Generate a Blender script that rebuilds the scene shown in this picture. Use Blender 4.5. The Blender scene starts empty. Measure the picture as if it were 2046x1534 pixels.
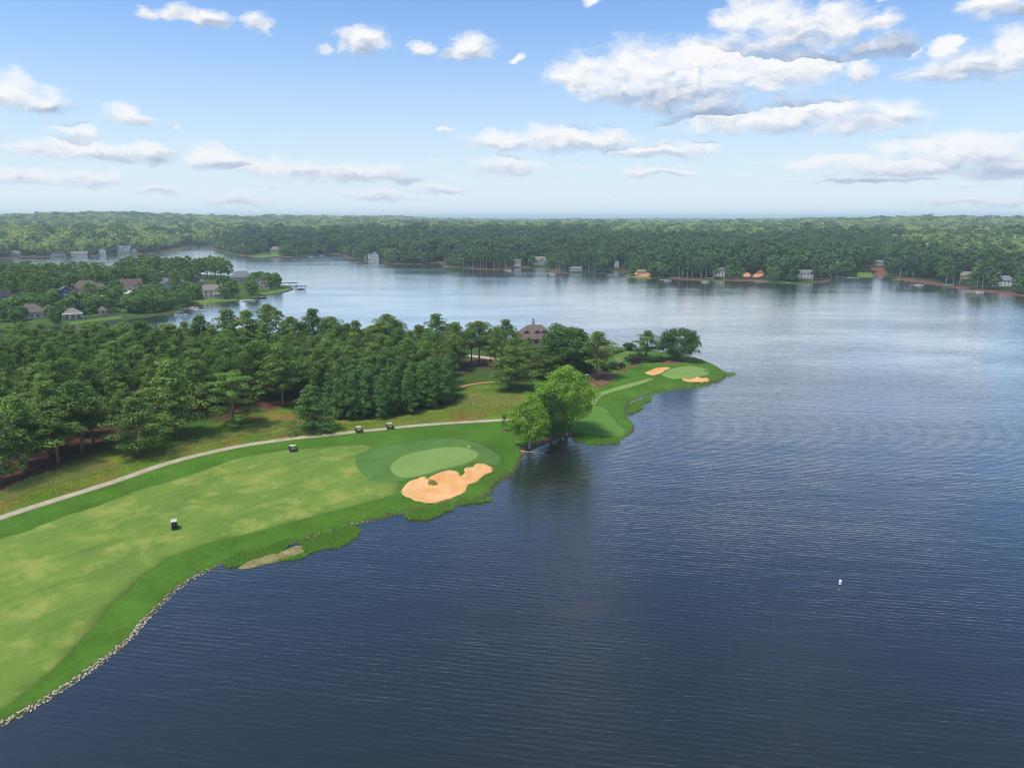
import bpy, bmesh, math, random
import numpy as np
from mathutils import Vector, Matrix
from mathutils.geometry import delaunay_2d_cdt

random.seed(11)
rng = np.random.default_rng(11)
scene = bpy.context.scene
COL = scene.collection
R = math.radians

# ------------------------------------------------------------------ camera
CAM_H, PITCH, FPX = 66.0, R(13.15), 1418.0        # FPX: focal length in pixels of a 2046-wide frame
cam_d = bpy.data.cameras.new('camera')
cam_d.sensor_width = 36.0
cam_d.lens = 36.0 * FPX / 2046.0
cam_d.clip_start = 0.5
cam_d.clip_end = 200000
cam = bpy.data.objects.new('camera', cam_d)
COL.objects.link(cam)
cam.location = (0, 0, CAM_H)
cam.rotation_euler = (math.pi / 2 - PITCH, 0, 0)
scene.camera = cam

# ------------------------------------------------------------------ render / exposure
scene.render.engine = 'CYCLES'
scene.view_settings.view_transform = 'Standard'
scene.view_settings.look = 'None'
scene.view_settings.exposure = 0.6
scene.view_settings.gamma = 1.0
scene.view_settings.use_curve_mapping = False
cy = scene.cycles
cy.use_denoising = True
cy.filter_width = 1.05
cy.max_bounces = 6
cy.diffuse_bounces = 3
cy.glossy_bounces = 3
cy.transmission_bounces = 3
cy.transparent_max_bounces = 4
cy.volume_bounces = 1
cy.use_adaptive_sampling = True
cy.adaptive_threshold = 0.01

# ------------------------------------------------------------------ sun
SUN_AZ, SUN_EL = R(-120), R(67)       # azimuth from +Y, clockwise; the sun stands to the left, a little behind
SUN_DIR = Vector((math.sin(SUN_AZ) * math.cos(SUN_EL), math.cos(SUN_AZ) * math.cos(SUN_EL), math.sin(SUN_EL)))
sun_d = bpy.data.lights.new('sun', 'SUN')
sun_d.energy = 2.4
sun_d.angle = R(11.0)
sun_d.color = (1.0, 0.95, 0.86)
sun = bpy.data.objects.new('sun', sun_d)
COL.objects.link(sun)
sun.rotation_euler = (-SUN_DIR).to_track_quat('-Z', 'Y').to_euler()

# ------------------------------------------------------------------ pixel -> place helpers
cP, sP = math.cos(PITCH), math.sin(PITCH)
def ray(px, py):
    x = (np.asarray(px, float) - 1023) / FPX
    y = (767 - np.asarray(py, float)) / FPX
    return x, cP + y * sP, -sP + y * cP
def at_height(px, py, h=0.0):
    dx, dy, dz = ray(px, py)
    t = (CAM_H - h) / (-dz)
    return np.stack([dx * t, dy * t], -1)
def proj(x, y, z):
    d = y * cP - (z - CAM_H) * sP
    u = y * sP + (z - CAM_H) * cP
    return 1023 + FPX * x / d, 767 - FPX * u / d
def top_height(px_y, base_xy):
    """height of the point seen at image row px_y above the ground spot base_xy"""
    y = (767 - px_y) / FPX
    dy, dz = cP + y * sP, -sP + y * cP
    return CAM_H + dz * base_xy[1] / dy

# ------------------------------------------------------------------ world: Nishita sky with cumulus
world = bpy.data.worlds.new('World')
scene.world = world
world.use_nodes = True
WT = world.node_tree
WT.nodes.clear()
class NB:
    """small node builder"""
    def __init__(s, t): s.t = t
    def n(s, typ, ins=None, **props):
        nd = s.t.nodes.new(typ)
        for k, v in props.items(): setattr(nd, k, v)
        for k, v in (ins or {}).items():
            if isinstance(v, bpy.types.NodeSocket): s.t.links.new(v, nd.inputs[k])
            else: nd.inputs[k].default_value = v
        return nd
    def m(s, op, a, b=None, c=None, clamp=False):
        ins = {0: a}
        if b is not None: ins[1] = b
        if c is not None: ins[2] = c
        return s.n('ShaderNodeMath', ins, operation=op, use_clamp=clamp).outputs[0]
    def v(s, op, a, b=None):
        ins = {0: a}
        if b is not None: ins[1] = b
        nd = s.n('ShaderNodeVectorMath', ins, operation=op)
        return nd.outputs['Value'] if op in ('DOT_PRODUCT', 'LENGTH') else nd.outputs[0]
    def mixc(s, f, a, b, blend='MIX'):
        nd = s.n('ShaderNodeMix', None, data_type='RGBA', blend_type=blend)
        for i, val in ((0, f), (6, a), (7, b)):
            if isinstance(val, bpy.types.NodeSocket): s.t.links.new(val, nd.inputs[i])
            elif i == 0: nd.inputs[0].default_value = val
            else: nd.inputs[i].default_value = tuple(val) + (1,) * (4 - len(val))
        return nd.outputs[2]
    def mixf(s, f, a, b):
        nd = s.n('ShaderNodeMix', None, data_type='FLOAT')
        for i, val in ((0, f), (2, a), (3, b)):
            if isinstance(val, bpy.types.NodeSocket): s.t.links.new(val, nd.inputs[i])
            else: nd.inputs[i].default_value = val
        return nd.outputs[0]
    def ramp(s, x, a, b, lo=0.0, hi=1.0, smooth=True):
        nd = s.n('ShaderNodeMapRange', {0: x, 1: a, 2: b, 3: lo, 4: hi}, interpolation_type='SMOOTHSTEP' if smooth else 'LINEAR')
        return nd.outputs[0]
    def noise(s, vec, scale, detail=3, rough=0.55, dim='3D', lac=2.0):
        nd = s.n('ShaderNodeTexNoise', {'Vector': vec, 'Scale': scale, 'Detail': detail, 'Roughness': rough, 'Lacunarity': lac}, noise_dimensions=dim)
        return nd.outputs[0]

W = NB(WT)
sky = W.n('ShaderNodeTexSky', sky_type='NISHITA', sun_disc=False, sun_elevation=SUN_EL, sun_rotation=SUN_AZ,
          altitude=100, air_density=1.0, dust_density=1.2, ozone_density=1.6)
gen = W.n('ShaderNodeTexCoord').outputs['Generated']
dirv = W.v('NORMALIZE', gen)
sep = W.n('ShaderNodeSeparateXYZ', {0: dirv})
X, Y, Z = sep.outputs
az = W.m('ARCTAN2', X, Y)
el = W.m('ARCSINE', Z)
ae = W.n('ShaderNodeCombineXYZ', {0: az, 1: el}).outputs[0]
# (centre x, centre y, half width, half height) of the puffs, as they stand over the horizon
CLOUDS = [
 (1165,160,75,42),(1270,150,105,52),(1420,140,135,58),(1560,148,125,46),(1340,195,165,40),(1640,135,60,26),
 (1440,243,115,32),(1600,240,150,38),(1735,243,105,32),
 (1490,42,66,36),(1570,62,80,46),(1665,52,66,38),(1590,88,120,24),(1765,102,78,26),(1715,152,36,24),(1760,48,40,18),
 (1940,140,110,38),(2025,108,60,44),(1890,92,32,16),(1965,12,52,26),(2030,24,32,14),(1770,2,22,9),
 (296,29,26,12),(362,33,48,15),(424,48,42,20),(510,50,36,18),
 (728,88,58,28),(640,98,22,8),(838,100,26,12),(940,98,40,28),(902,108,28,8),(1045,120,16,9),(1180,3,20,9),
 (20,188,75,36),(98,215,48,18),(250,236,50,20),(338,250,18,5),(155,274,40,17),
 (110,300,90,15),(225,308,75,18),(305,312,55,18),(425,322,62,22),(510,336,85,17),(605,346,65,15),(725,352,95,17),(810,360,50,9),
 (50,356,100,15),(172,362,66,14),(310,384,48,9),(890,378,56,7),(480,405,70,11),(770,392,90,10),
 (1000,286,80,18),(1135,284,115,22),(1235,283,55,14),(1320,304,115,15),(1017,336,68,16),(888,262,16,4),
 (1900,298,150,20),(1985,318,120,28),(1650,326,120,10),(1810,338,150,17),(2010,342,110,19),(1320,345,80,7),(1745,362,110,5),(1945,404,120,8),(1215,390,60,4),
]
BODIES = [(1390,172,320,72),(1590,247,250,38),(1630,68,225,64),(1940,132,125,60),(1980,16,75,30),(400,42,150,28),(730,90,62,30),(930,102,62,30),(840,102,30,13),(60,198,115,42),(250,238,56,22),(155,275,44,18),
 (200,306,185,22),(440,325,75,24),(620,346,240,24),(120,360,145,18),(310,384,52,10),(1130,287,215,24),(1320,305,120,16),(1017,337,72,17),(1950,316,195,42),(1760,338,240,22),(1940,404,125,9),(890,378,60,8),(480,405,75,12),(770,393,95,11),(1715,154,40,26),(1320,345,85,8)]
warp = W.noise(W.v('MULTIPLY', ae, (1, 1.8, 0)), 22, 3, 0.6)
warp2 = W.noise(W.v('MULTIPLY', W.v('ADD', ae, (3.7, 1.1, 0)), (1, 1.8, 0)), 22, 3, 0.6)
wv = W.n('ShaderNodeCombineXYZ', {0: W.m('MULTIPLY', W.m('SUBTRACT', warp, 0.5), 0.055), 1: W.m('MULTIPLY', W.m('SUBTRACT', warp2, 0.5), 0.026)}).outputs[0]
p = W.v('ADD', ae, wv)
F = -1.0
B = 0.0
for (cx, cy_, rx, ry) in CLOUDS:
    dx, dy, dz = ray(cx, cy_)
    L = math.sqrt(dx * dx + dy * dy + dz * dz)
    a0, e0 = math.atan2(dx, dy), math.asin(dz / L)
    sx = 1.0 / (rx / FPX / math.hypot(dx, dy) * 0.98 * 1.12)
    sy = 1.0 / (ry / FPX / L * 1.05 * (1.25 if cy_ < 260 else 1.55))
    q = W.n('ShaderNodeVectorMath', {0: p, 1: (sx, sy, 0), 2: (-a0 * sx, -e0 * sy, 0)}, operation='MULTIPLY_ADD').outputs[0]
    r2 = W.v('DOT_PRODUCT', q, q)
    b = W.v('DOT_PRODUCT', q, (0, 1, 0))
    f = W.m('SUBTRACT', W.m('SUBTRACT', 1.0, r2), W.m('MULTIPLY', W.m('MAXIMUM', W.m('MULTIPLY', b, -1.0), 0.0), 0.9))
    if isinstance(F, float):
        F, B = f, b
    else:
        gt = W.m('GREATER_THAN', f, F)
        B = W.mixf(gt, B, b)
        F = W.m('MAXIMUM', F, f)
G = None
for (cx, cy_, rx, ry) in BODIES:
    dx, dy, dz = ray(cx, cy_)
    L = math.sqrt(dx * dx + dy * dy + dz * dz)
    a0, e0 = math.atan2(dx, dy), math.asin(dz / L)
    sx = 1.0 / (rx / FPX / math.hypot(dx, dy)); sy = 1.0 / (ry / FPX / L)
    q = W.n('ShaderNodeVectorMath', {0: p, 1: (sx, sy, 0), 2: (-a0 * sx, -e0 * sy, 0)}, operation='MULTIPLY_ADD').outputs[0]
    f = W.m('SUBTRACT', 1.0, W.v('DOT_PRODUCT', q, q))
    b = W.v('DOT_PRODUCT', q, (0, 1, 0))
    if G is None: G, B = f, b
    else:
        B = W.mixf(W.m('GREATER_THAN', f, G), B, b)
        G = W.m('MAXIMUM', G, f)
stretch = W.v('MULTIPLY', p, (1, 1.7, 0))
n1 = W.noise(stretch, 28, 7, 0.54)
n2 = W.noise(W.v('ADD', stretch, (-0.007, 0.013, 0)), 28, 7, 0.54)
n3 = W.noise(W.v('MULTIPLY', ae, (1, 3.0, 0)), 16, 4, 0.6)
dens = W.m('ADD', F, W.m('MULTIPLY', W.m('SUBTRACT', n1, 0.5), 2.3))
alpha_in = W.m('MULTIPLY', W.ramp(dens, -0.26, 1.0), 0.98)
# thin ragged veil low over the horizon
veil = W.m('MULTIPLY', W.ramp(n3, 0.52, 0.75), W.m('MULTIPLY', W.ramp(el, 0.0, 0.03), W.ramp(el, 0.13, 0.05)))
alpha_in = W.m('MAXIMUM', alpha_in, W.m('MULTIPLY', veil, 0.55))
# the same scattered cumulus goes on over the rest of the sky
zz = W.m('MAXIMUM', Z, 0.04)
flat = W.v('DIVIDE', dirv, W.n('ShaderNodeCombineXYZ', {0: zz, 1: zz, 2: zz}).outputs[0])
flat = W.v('MULTIPLY', flat, (1, 1, 0))
g1 = W.noise(flat, 0.9, 8, 0.58)
alpha_out = W.ramp(g1, 0.53, 0.63)
outside = W.m('MAXIMUM', W.ramp(W.m('ABSOLUTE', az), 0.66, 0.74), W.ramp(el, 0.27, 0.34))
alpha = W.mixf(outside, alpha_in, W.m('MULTIPLY', alpha_out, W.ramp(el, 0.02, 0.15)))
# cumulus shading: bright tops, blue-grey flat bases
B = W.mixf(W.ramp(G, -1.2, -0.1), 0.25, B)
shade = W.m('ADD', W.m('MULTIPLY', W.m('ADD', B, 0.12), 0.85), W.m('MULTIPLY', W.m('SUBTRACT', n1, n2), 1.9))
shade = W.m('ADD', shade, W.m('MULTIPLY', W.m('SUBTRACT', 0.80, dens), 0.22))
lit = W.ramp(shade, -0.66, 0.55)
cloud_col = W.mixc(lit, (2.3, 2.95, 4.2), (6.5, 6.5, 6.5))
cloud_col = W.mixc(W.ramp(el, 0.13, -0.02, 0.0, 0.45), cloud_col, (4.9, 5.2, 6.1))
skyc = W.mixc(1.0, sky.outputs[0], (0.58, 0.90, 1.27), 'MULTIPLY')
haze_f = W.m('POWER', W.m('SUBTRACT', 1.0, W.m('MAXIMUM', W.m('MINIMUM', W.m('MULTIPLY', el, 2.6), 1.0), 0.0)), 2.0)
skyc = W.mixc(W.m('MULTIPLY', haze_f, 1.15, clamp=True), skyc, (5.3, 6.15, 6.5))
allsky = W.mixc(alpha, skyc, cloud_col)
bg = W.n('ShaderNodeBackground', {'Color': allsky, 'Strength': 0.1})
W.n('ShaderNodeOutputWorld', {'Surface': bg.outputs[0]})
world.cycles.sampling_method = 'MANUAL'
world.cycles.sample_map_resolution = 512

# ------------------------------------------------------------------ numpy value noise
_tab = np.random.default_rng(5).random((256, 256)).astype(np.float32)
def vnoise(x, y):
    xi, yi = np.floor(x).astype(int), np.floor(y).astype(int)
    fx, fy = x - xi, y - yi
    fx, fy = fx * fx * (3 - 2 * fx), fy * fy * (3 - 2 * fy)
    a, b = _tab[xi & 255, yi & 255], _tab[(xi + 1) & 255, yi & 255]
    c, d = _tab[xi & 255, (yi + 1) & 255], _tab[(xi + 1) & 255, (yi + 1) & 255]
    return (a * (1 - fx) + b * fx) * (1 - fy) + (c * (1 - fx) + d * fx) * fy
def fbm(x, y, scale, octs=4, rough=0.5):
    x, y = np.asarray(x, float) / scale, np.asarray(y, float) / scale
    s, a, t = 0, 1.0, 0
    for o in range(octs):
        s = s + a * vnoise(x + 17.3 * o, y - 9.1 * o); t += a
        a *= rough; x = x * 2.03; y = y * 2.03
    return s / t
def sst(a, b, x):
    t = np.clip((x - a) / (b - a), 0, 1)
    return t * t * (3 - 2 * t)

# ------------------------------------------------------------------ curves
def catmull(pts, n=4, closed=True):
    P = np.asarray(pts, float)
    N = len(P)
    out = []
    for i in range(N if closed else N - 1):
        if closed:
            p0, p1, p2, p3 = P[(i - 1) % N], P[i], P[(i + 1) % N], P[(i + 2) % N]
        else:
            p0, p1, p2, p3 = P[max(i - 1, 0)], P[i], P[i + 1], P[min(i + 2, N - 1)]
        for k in range(n):
            t = k / n
            out.append(0.5 * ((2 * p1) + (-p0 + p2) * t + (2 * p0 - 5 * p1 + 4 * p2 - p3) * t * t + (-p0 + 3 * p1 - 3 * p2 + p3) * t ** 3))
    if not closed: out.append(P[-1])
    return np.array(out)
def sdf(poly, x, y):
    """signed distance, positive inside"""
    x = np.asarray(x, np.float64).ravel(); y = np.asarray(y, np.float64).ravel()
    best = np.full(x.shape, 1e18)
    ins = np.zeros(x.shape, bool)
    Pn = np.roll(poly, -1, 0)
    for (ax, ay), (bx, by) in zip(poly, Pn):
        ex, ey = bx - ax, by - ay
        L2 = ex * ex + ey * ey
        if L2 < 1e-12: continue
        wx, wy = x - ax, y - ay
        t = np.clip((wx * ex + wy * ey) / L2, 0, 1)
        d = (wx - t * ex) ** 2 + (wy - t * ey) ** 2
        np.minimum(best, d, out=best)
        if ay != by:
            c = ((ay > y) != (by > y)) & (x < ex * (y - ay) / ey + ax)
            ins ^= c
    return np.where(ins, 1, -1) * np.sqrt(best)

# ------------------------------------------------------------------ shorelines (seen at water level)
shoreA_px = [(-200,1560),(0,1452),(60,1419),(130,1376),(200,1327),(262,1277),(290,1242),(318,1215),(345,1187),(385,1157),(430,1135),(480,1112),
 (540,1097),(620,1077),(690,1056),(740,1041),(800,1027),(860,1018),(920,1006),(960,995),(984,984),(989,971),(1005,957),(1025,945),(1038,930),(1045,911),
 (1060,899),(1085,888),(1110,879),(1140,873),(1165,881),(1200,886),(1230,883),(1255,871),(1268,858),(1265,846),(1255,836),(1252,817),(1259,803),(1275,797),
 (1300,787),(1340,778.5),(1390,772),(1430,764),(1452,751),(1440,738),(1420,726),(1395,716),(1365,709),(1330,704),(1290,699),(1250,694),(1180,690),(1100,685),
 (1000,682),(850,684),(700,688),(600,692),(520,696),(460,696),(400,692),(300,692),(200,690),(100,688),(0,686),(-300,684),(-900,684)]
shoreB_px = [(-900,668),(-300,662),(0,658),(60,656),(130,650),(190,645),(245,639),(300,633),(350,627),(378,617),(400,609),(440,605),(480,600),(520,594),(560,587),
 (582,581),(586,577),(575,572),(545,566),(510,558),(470,552),(420,549),(350,546),(250,545),(120,545),(0,546),(-300,548),(-900,552)]
shoreC_px = [(-1400,522),(-700,520),(-200,518),(0,517),(60,513),(120,515),(150,513),(190,512),(215,510),(245,508),(300,507),(340,503),(365,497),(385,493),(415,492),
 (422,496),(447,505),(482,512),(520,514),(560,514),(600,512),(640,509),(668,508),(684,511),(702,517),(740,520),(763,520),(768,526),(800,528),(850,528),(878,526),
 (884,532),(920,536),(960,539),(1015,540),(1035,536),(1075,536),(1095,539),(1106,545),(1160,547),(1200,547),(1236,543),(1246,552),(1290,556),(1330,557),(1400,561),
 (1450,561),(1500,562),(1560,566),(1600,567),(1640,564),(1690,556),(1720,553),(1780,556),(1840,566),(1890,574),(1940,581),(2000,587),(2046,591),(2150,602),(2400,625),(3000,660)]
holeC_px = [(2004,484),(2020,480),(2046,478),(2160,477),(2300,478),(2200,486),(2046,489),(2025,488)]
A_w = catmull(at_height(*np.array(shoreA_px).T), 3, False)
A_w = np.vstack([[(-170, -40)], [(-125, 30)], A_w, [(-1400, 500)], [(-1400, -40)]])
B_w = catmull(at_height(*np.array(shoreB_px).T), 3, True)
C_w = catmull(at_height(*np.array(shoreC_px).T), 3, False)
C_w = np.vstack([[(-60000, 700)], C_w, [(60000, 500)], [(60000, 60000)], [(-60000, 60000)]])
H_w = catmull(at_height(*np.array(holeC_px).T), 2, True)

bunker_px = [(802,986),(807,978),(819,967),(836,960),(849,956),(855,963),(862,957),(880,949),(897,945),(915,946),(921,954),(929,947),(928,939),(944,936),(951,930),
 (968,929),(984,934),(984,940),(968,947),(958,957),(942,965),(935,971),(932,977),(915,986),(891,994),(862,1000),(839,998),(815,992)]
bunker2_px = [(1289,746),(1300,741),(1309,737),(1327,734.5),(1340,736.5),(1329,741),(1322,746),(1305,750)]
bunker3_px = [(1362,758),(1374,753.5),(1390,754),(1404,756),(1411,754.5),(1418,758),(1407,761),(1373,761.5)]
green_px = [(780,936),(787,925),(809,911),(839,903),(880,896),(909,894),(938,897),(954,903),(958,909),(949,920),(921,931),(886,940),(850,950),(821,955),(798,954),(785,946)]
green2_px = [(1322,751),(1335,742),(1354,736),(1378,733),(1402,735),(1417,741),(1415,747),(1397,752),(1368,755.5),(1344,757)]
collar_px = [(710,925),(716,911),(734,902),(770,892),(810,886),(850,880),(897,876),(950,884),(988,899),(1007,914),(991,927),(956,924),(927,935),(886,945),(862,953),(827,958),(795,964),(766,966),(742,960),(722,946)]
fairway_px = [(-260,1180),(-120,1120),(0,1078),(62,1059),(125,1035),(188,1015),(240,996),(300,974),(400,944),(480,917),(556,904),(640,896),(700,891),(745,892),(735,915),(740,940),(765,962),
 (800,966),(798,977),(781,989),(730,1002),(654,1021),(527,1054),(438,1075),(344,1108),(297,1138),(266,1166),(235,1194),(190,1240),(140,1295),(80,1350),(0,1405),(-90,1460),(-300,1560)]
tee_px = [(1181,809),(1198,809),(1214,811),(1229,831),(1252,856),(1237,865),(1189,864),(1148,857),(1132,846),(1143,832),(1163,816)]
mown_px = [(1180,808),(1186,790),(1204,783),(1240,771.5),(1288,760),(1306,758),(1298,762),(1252,775),(1209,788),(1197,798),(1191,808)]
for _n, _h in (('bunker', 1.2), ('bunker2', 1.6), ('bunker3', 1.0), ('green', 1.75), ('green2', 1.45), ('collar', 1.55), ('fairway', 1.4), ('tee', 1.4), ('mown', 1.5)):
    globals()[_n + '_w0'] = catmull(at_height(*np.array(globals()[_n + '_px']).T, h=_h), 4, True)

def terrain(x, y, base=False):
    shp = np.shape(x)
    x = np.asarray(x, float).ravel(); y = np.asarray(y, float).ravel()
    r = np.hypot(x, y)
    h = np.full(x.shape, -3.0)
    m = r < 1500
    if m.any():
        xm, ym = x[m], y[m]
        d = sdf(A_w, xm, ym) + (fbm(xm, ym, 4.0, 3) - 0.5) * 0.9
        land = 0.35 * (1 - np.exp(-np.maximum(d, 0) / 0.6)) + 1.15 * sst(0, 15, d) + 2.0 * sst(45, 140, d)
        land += (fbm(xm, ym, 38, 3) - 0.5) * 1.0 * sst(3, 30, d)
        gx, gy = green_w0.mean(0)
        land += 0.7 * np.exp(-(((xm - gx) / 26) ** 2 + ((ym - gy) / 26) ** 2))
        gx, gy = green2_w0.mean(0)
        land += 0.5 * np.exp(-(((xm - gx) / 24) ** 2 + ((ym - gy) / 24) ** 2))
        for bw, dep in ((bunker_w0, 0.8), (bunker2_w0, 0.6), (bunker3_w0, 0.7)):
            near = (np.abs(xm - bw[:, 0].mean()) < 45) & (np.abs(ym - bw[:, 1].mean()) < 45)
            if near.any():
                bd = sdf(bw, xm[near], ym[near])
                land[near] -= dep * sst(0.0, 3.0, bd)
                land[near] = np.where(bd > -0.5, np.maximum(land[near], 0.16), land[near]) - (0.8 * sst(0.0, 1.3, bd) if base else 0)
        if base:
            for sw in (fairway_w0, collar_w0, green_w0, green2_w0, tee_w0, mown_w0):
                c0, c1 = sw.min(0) - 3, sw.max(0) + 3
                near = (xm > c0[0]) & (xm < c1[0]) & (ym > c0[1]) & (ym < c1[1])
                if near.any():
                    land[near] -= 0.35 * sst(0.4, 2.2, sdf(sw, xm[near], ym[near]))
        hA = np.where(d > 0, land, np.maximum(d * 0.4, -3))
        d = sdf(B_w, xm, ym) + (fbm(xm, ym, 12, 3) - 0.5) * 4
        hB = np.where(d > 0, 0.7 * (1 - np.exp(-d / 1.5)) + 4.0 * sst(5, 70, d) + 1.2 * (fbm(xm, ym, 60, 3) - 0.5) * sst(5, 40, d), np.maximum(d * 0.3, -3))
        h[m] = np.maximum(hA, hB)
    m = (r > 450) & (y > 0)
    if m.any():
        xm, ym, rm = x[m], y[m], r[m]
        d = sdf(C_w, xm, ym)
        d = np.minimum(d, -sdf(H_w, xm, ym))
        d = d + (fbm(xm, ym, 30, 3) - 0.5) * 14
        azm = np.arctan2(xm, ym)
        hill = fbm(xm + 900, ym - 300, 620, 4)
        amp = 24 + 34 * sst(1400, 6000, rm)
        ht = 0.8 * (1 - np.exp(-np.maximum(d, 0) / 2.5)) + 4.5 * sst(4, 150, d) + amp * np.clip(hill - 0.33, 0, 1) * sst(40, 420, d)
        ht += 46 * np.exp(-((azm + 0.50) / 0.16) ** 2 - ((rm - 4300) / 1300) ** 2)
        ht += 34 * np.exp(-((azm + 0.22) / 0.12) ** 2 - ((rm - 5200) / 1500) ** 2)
        ht += 34 * np.exp(-((azm - 0.50) / 0.16) ** 2 - ((rm - 4200) / 1200) ** 2)
        ht += 40 * sst(9000, 22000, rm) * fbm(xm, ym, 5000, 2)
        hC = np.where(d > 0, ht, np.maximum(d * 0.25, -3))
        h[m] = np.maximum(h[m], hC)
    return h.reshape(shp)

def T1(xy):
    return float(terrain(np.array([xy[0]]), np.array([xy[1]]))[0])
_TS = np.linspace(0, 1, 90)
def ground_at(px, py):
    """where the sight line through a pixel first meets the land or the water"""
    px = np.atleast_1d(np.asarray(px, float)); py = np.atleast_1d(np.asarray(py, float))
    dx, dy, dz = ray(px, py)
    t1 = CAM_H / (-dz)
    lo = t1 * 0.72; hi = t1 * 1.0
    for rnd in range(2):
        tt = lo[:, None] + (hi - lo)[:, None] * _TS[None, :]
        hh = np.maximum(terrain(dx[:, None] * tt, dy[:, None] * tt), 0)
        under = (CAM_H + dz[:, None] * tt) <= hh + 1e-6
        under[:, -1] = True
        k = under.argmax(1)
        a_ = np.take_along_axis(tt, np.maximum(k - 1, 0)[:, None], 1)[:, 0]; b_ = np.take_along_axis(tt, k[:, None], 1)[:, 0]
        lo, hi = a_, b_
    t = (lo + hi) / 2
    return np.stack([dx * t, dy * t], -1)
def g1p(px, py):
    q = ground_at(px, py)[0]
    return np.array([q[0], q[1], max(T1(q), 0.0)])

# ------------------------------------------------------------------ materials
def new_mat(name):
    m = bpy.data.materials.new(name); m.use_nodes = True
    m.node_tree.nodes.clear()
    return m, NB(m.node_tree)
def finish(b, surf, vol=None):
    o = b.n('ShaderNodeOutputMaterial')
    if surf is not None: b.t.links.new(surf, o.inputs['Surface'])
    if vol is not None: b.t.links.new(vol, o.inputs['Volume'])
def principled(b, color, rough=0.8, spec=0.3, bump=None, bstr=0.3, bdist=0.05, **kw):
    ins = {'Base Color': color, 'Roughness': rough, 'Specular IOR Level': spec}
    ins.update(kw)
    if not isinstance(color, bpy.types.NodeSocket): ins['Base Color'] = tuple(color) + (1,) * (4 - len(color))
    nd = b.n('ShaderNodeBsdfPrincipled', ins)
    if bump is not None:
        bn = b.n('ShaderNodeBump', {'Height': bump, 'Strength': bstr, 'Distance': bdist})
        b.t.links.new(bn.outputs[0], nd.inputs['Normal'])
    return nd.outputs[0]
def simple(name, c, rough=0.7, var=0.15, scale=1.5, spec=0.3, **kw):
    m, b = new_mat(name)
    pos = b.n('ShaderNodeTexCoord').outputs['Object']
    n = b.noise(pos, scale, 4)
    lo = tuple(v * (1 - var) for v in c); hi = tuple(min(v * (1 + var), 1) for v in c)
    finish(b, principled(b, b.mixc(n, lo, hi), rough, spec, **kw))
    return m
def world_pos(b):
    return b.n('ShaderNodeNewGeometry').outputs['Position']

def leaf_material(name, c, c2, hue_var=0.5, trans=0.28):
    m, b = new_mat(name)
    att = b.n('ShaderNodeAttribute', attribute_name='tint').outputs['Fac']
    rnd = b.n('ShaderNodeObjectInfo').outputs['Random']
    k = b.m('ADD', b.m('MULTIPLY', att, 1 - hue_var), b.m('MULTIPLY', rnd, hue_var))
    col = b.mixc(k, c, c2)
    d = principled(b, col, 0.62, 0.22)
    t = b.n('ShaderNodeBsdfTranslucent', {'Color': b.mixc(1.0, col, (1.1, 1.25, 0.6), 'MULTIPLY')}).outputs[0]
    finish(b, b.n('ShaderNodeMixShader', {0: trans, 1: d, 2: t}).outputs[0])
    return m

MAT = {}
MAT['pine'] = leaf_material('pine needles', (0.062, 0.128, 0.024), (0.275, 0.360, 0.070))
MAT['pine_light'] = leaf_material('light pine needles', (0.09, 0.17, 0.03), (0.21, 0.32, 0.06))
MAT['pine_young'] = leaf_material('young pine needles', (0.050, 0.132, 0.030), (0.205, 0.340, 0.074), 0.35)
MAT['leaf'] = leaf_material('broad leaves', (0.060, 0.14, 0.026), (0.20, 0.31, 0.066))
MAT['leaf_bright'] = leaf_material('sycamore leaves', (0.070, 0.190, 0.015), (0.34, 0.50, 0.055), 0.1)
MAT['leaf_dark'] = leaf_material('dark oak leaves', (0.032, 0.080, 0.022), (0.125, 0.205, 0.046), 0.2)
MAT['leaf_purple'] = leaf_material('purple leaves', (0.035, 0.018, 0.035), (0.09, 0.05, 0.08), 0.2)
MAT['far_pine'] = leaf_material('far pine crowns', (0.032, 0.095, 0.034), (0.125, 0.225, 0.070), 0.6, 0.15)
MAT['far_wood'] = leaf_material('far hardwood crowns', (0.060, 0.140, 0.036), (0.17, 0.27, 0.070), 0.6, 0.15)
MAT['far_sunlit'] = leaf_material('far sunlit crowns', (0.22, 0.29, 0.06), (0.50, 0.56, 0.15), 0.6, 0.15)  # sunlit look of the far woods, put into the crown colour
MAT['reed'] = leaf_material('reeds', (0.16, 0.32, 0.04), (0.36, 0.55, 0.10), 0.0, 0.45)
MAT['dry_grass'] = leaf_material('dry tall grass', (0.22, 0.29, 0.05), (0.78, 0.66, 0.26), 0.0, 0.4)
MAT['green_grass'] = leaf_material('tall green grass', (0.18, 0.28, 0.03), (0.40, 0.46, 0.07), 0.0, 0.4)
def bark(name, c1, c2):
    m, b = new_mat(name)
    pos = b.n('ShaderNodeTexCoord').outputs['Object']
    n = b.noise(b.v('MULTIPLY', pos, (3, 3, 0.7)), 1.6, 5, 0.65)
    finish(b, principled(b, b.mixc(b.ramp(n, 0.3, 0.7), c1, c2), 0.9, 0.1, bump=n, bstr=0.6, bdist=0.08))
    return m
MAT['bark'] = bark('pine bark', (0.09, 0.065, 0.05), (0.26, 0.20, 0.16))
MAT['bark_pale'] = bark('pale bark', (0.22, 0.18, 0.14), (0.50, 0.44, 0.37))

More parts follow.
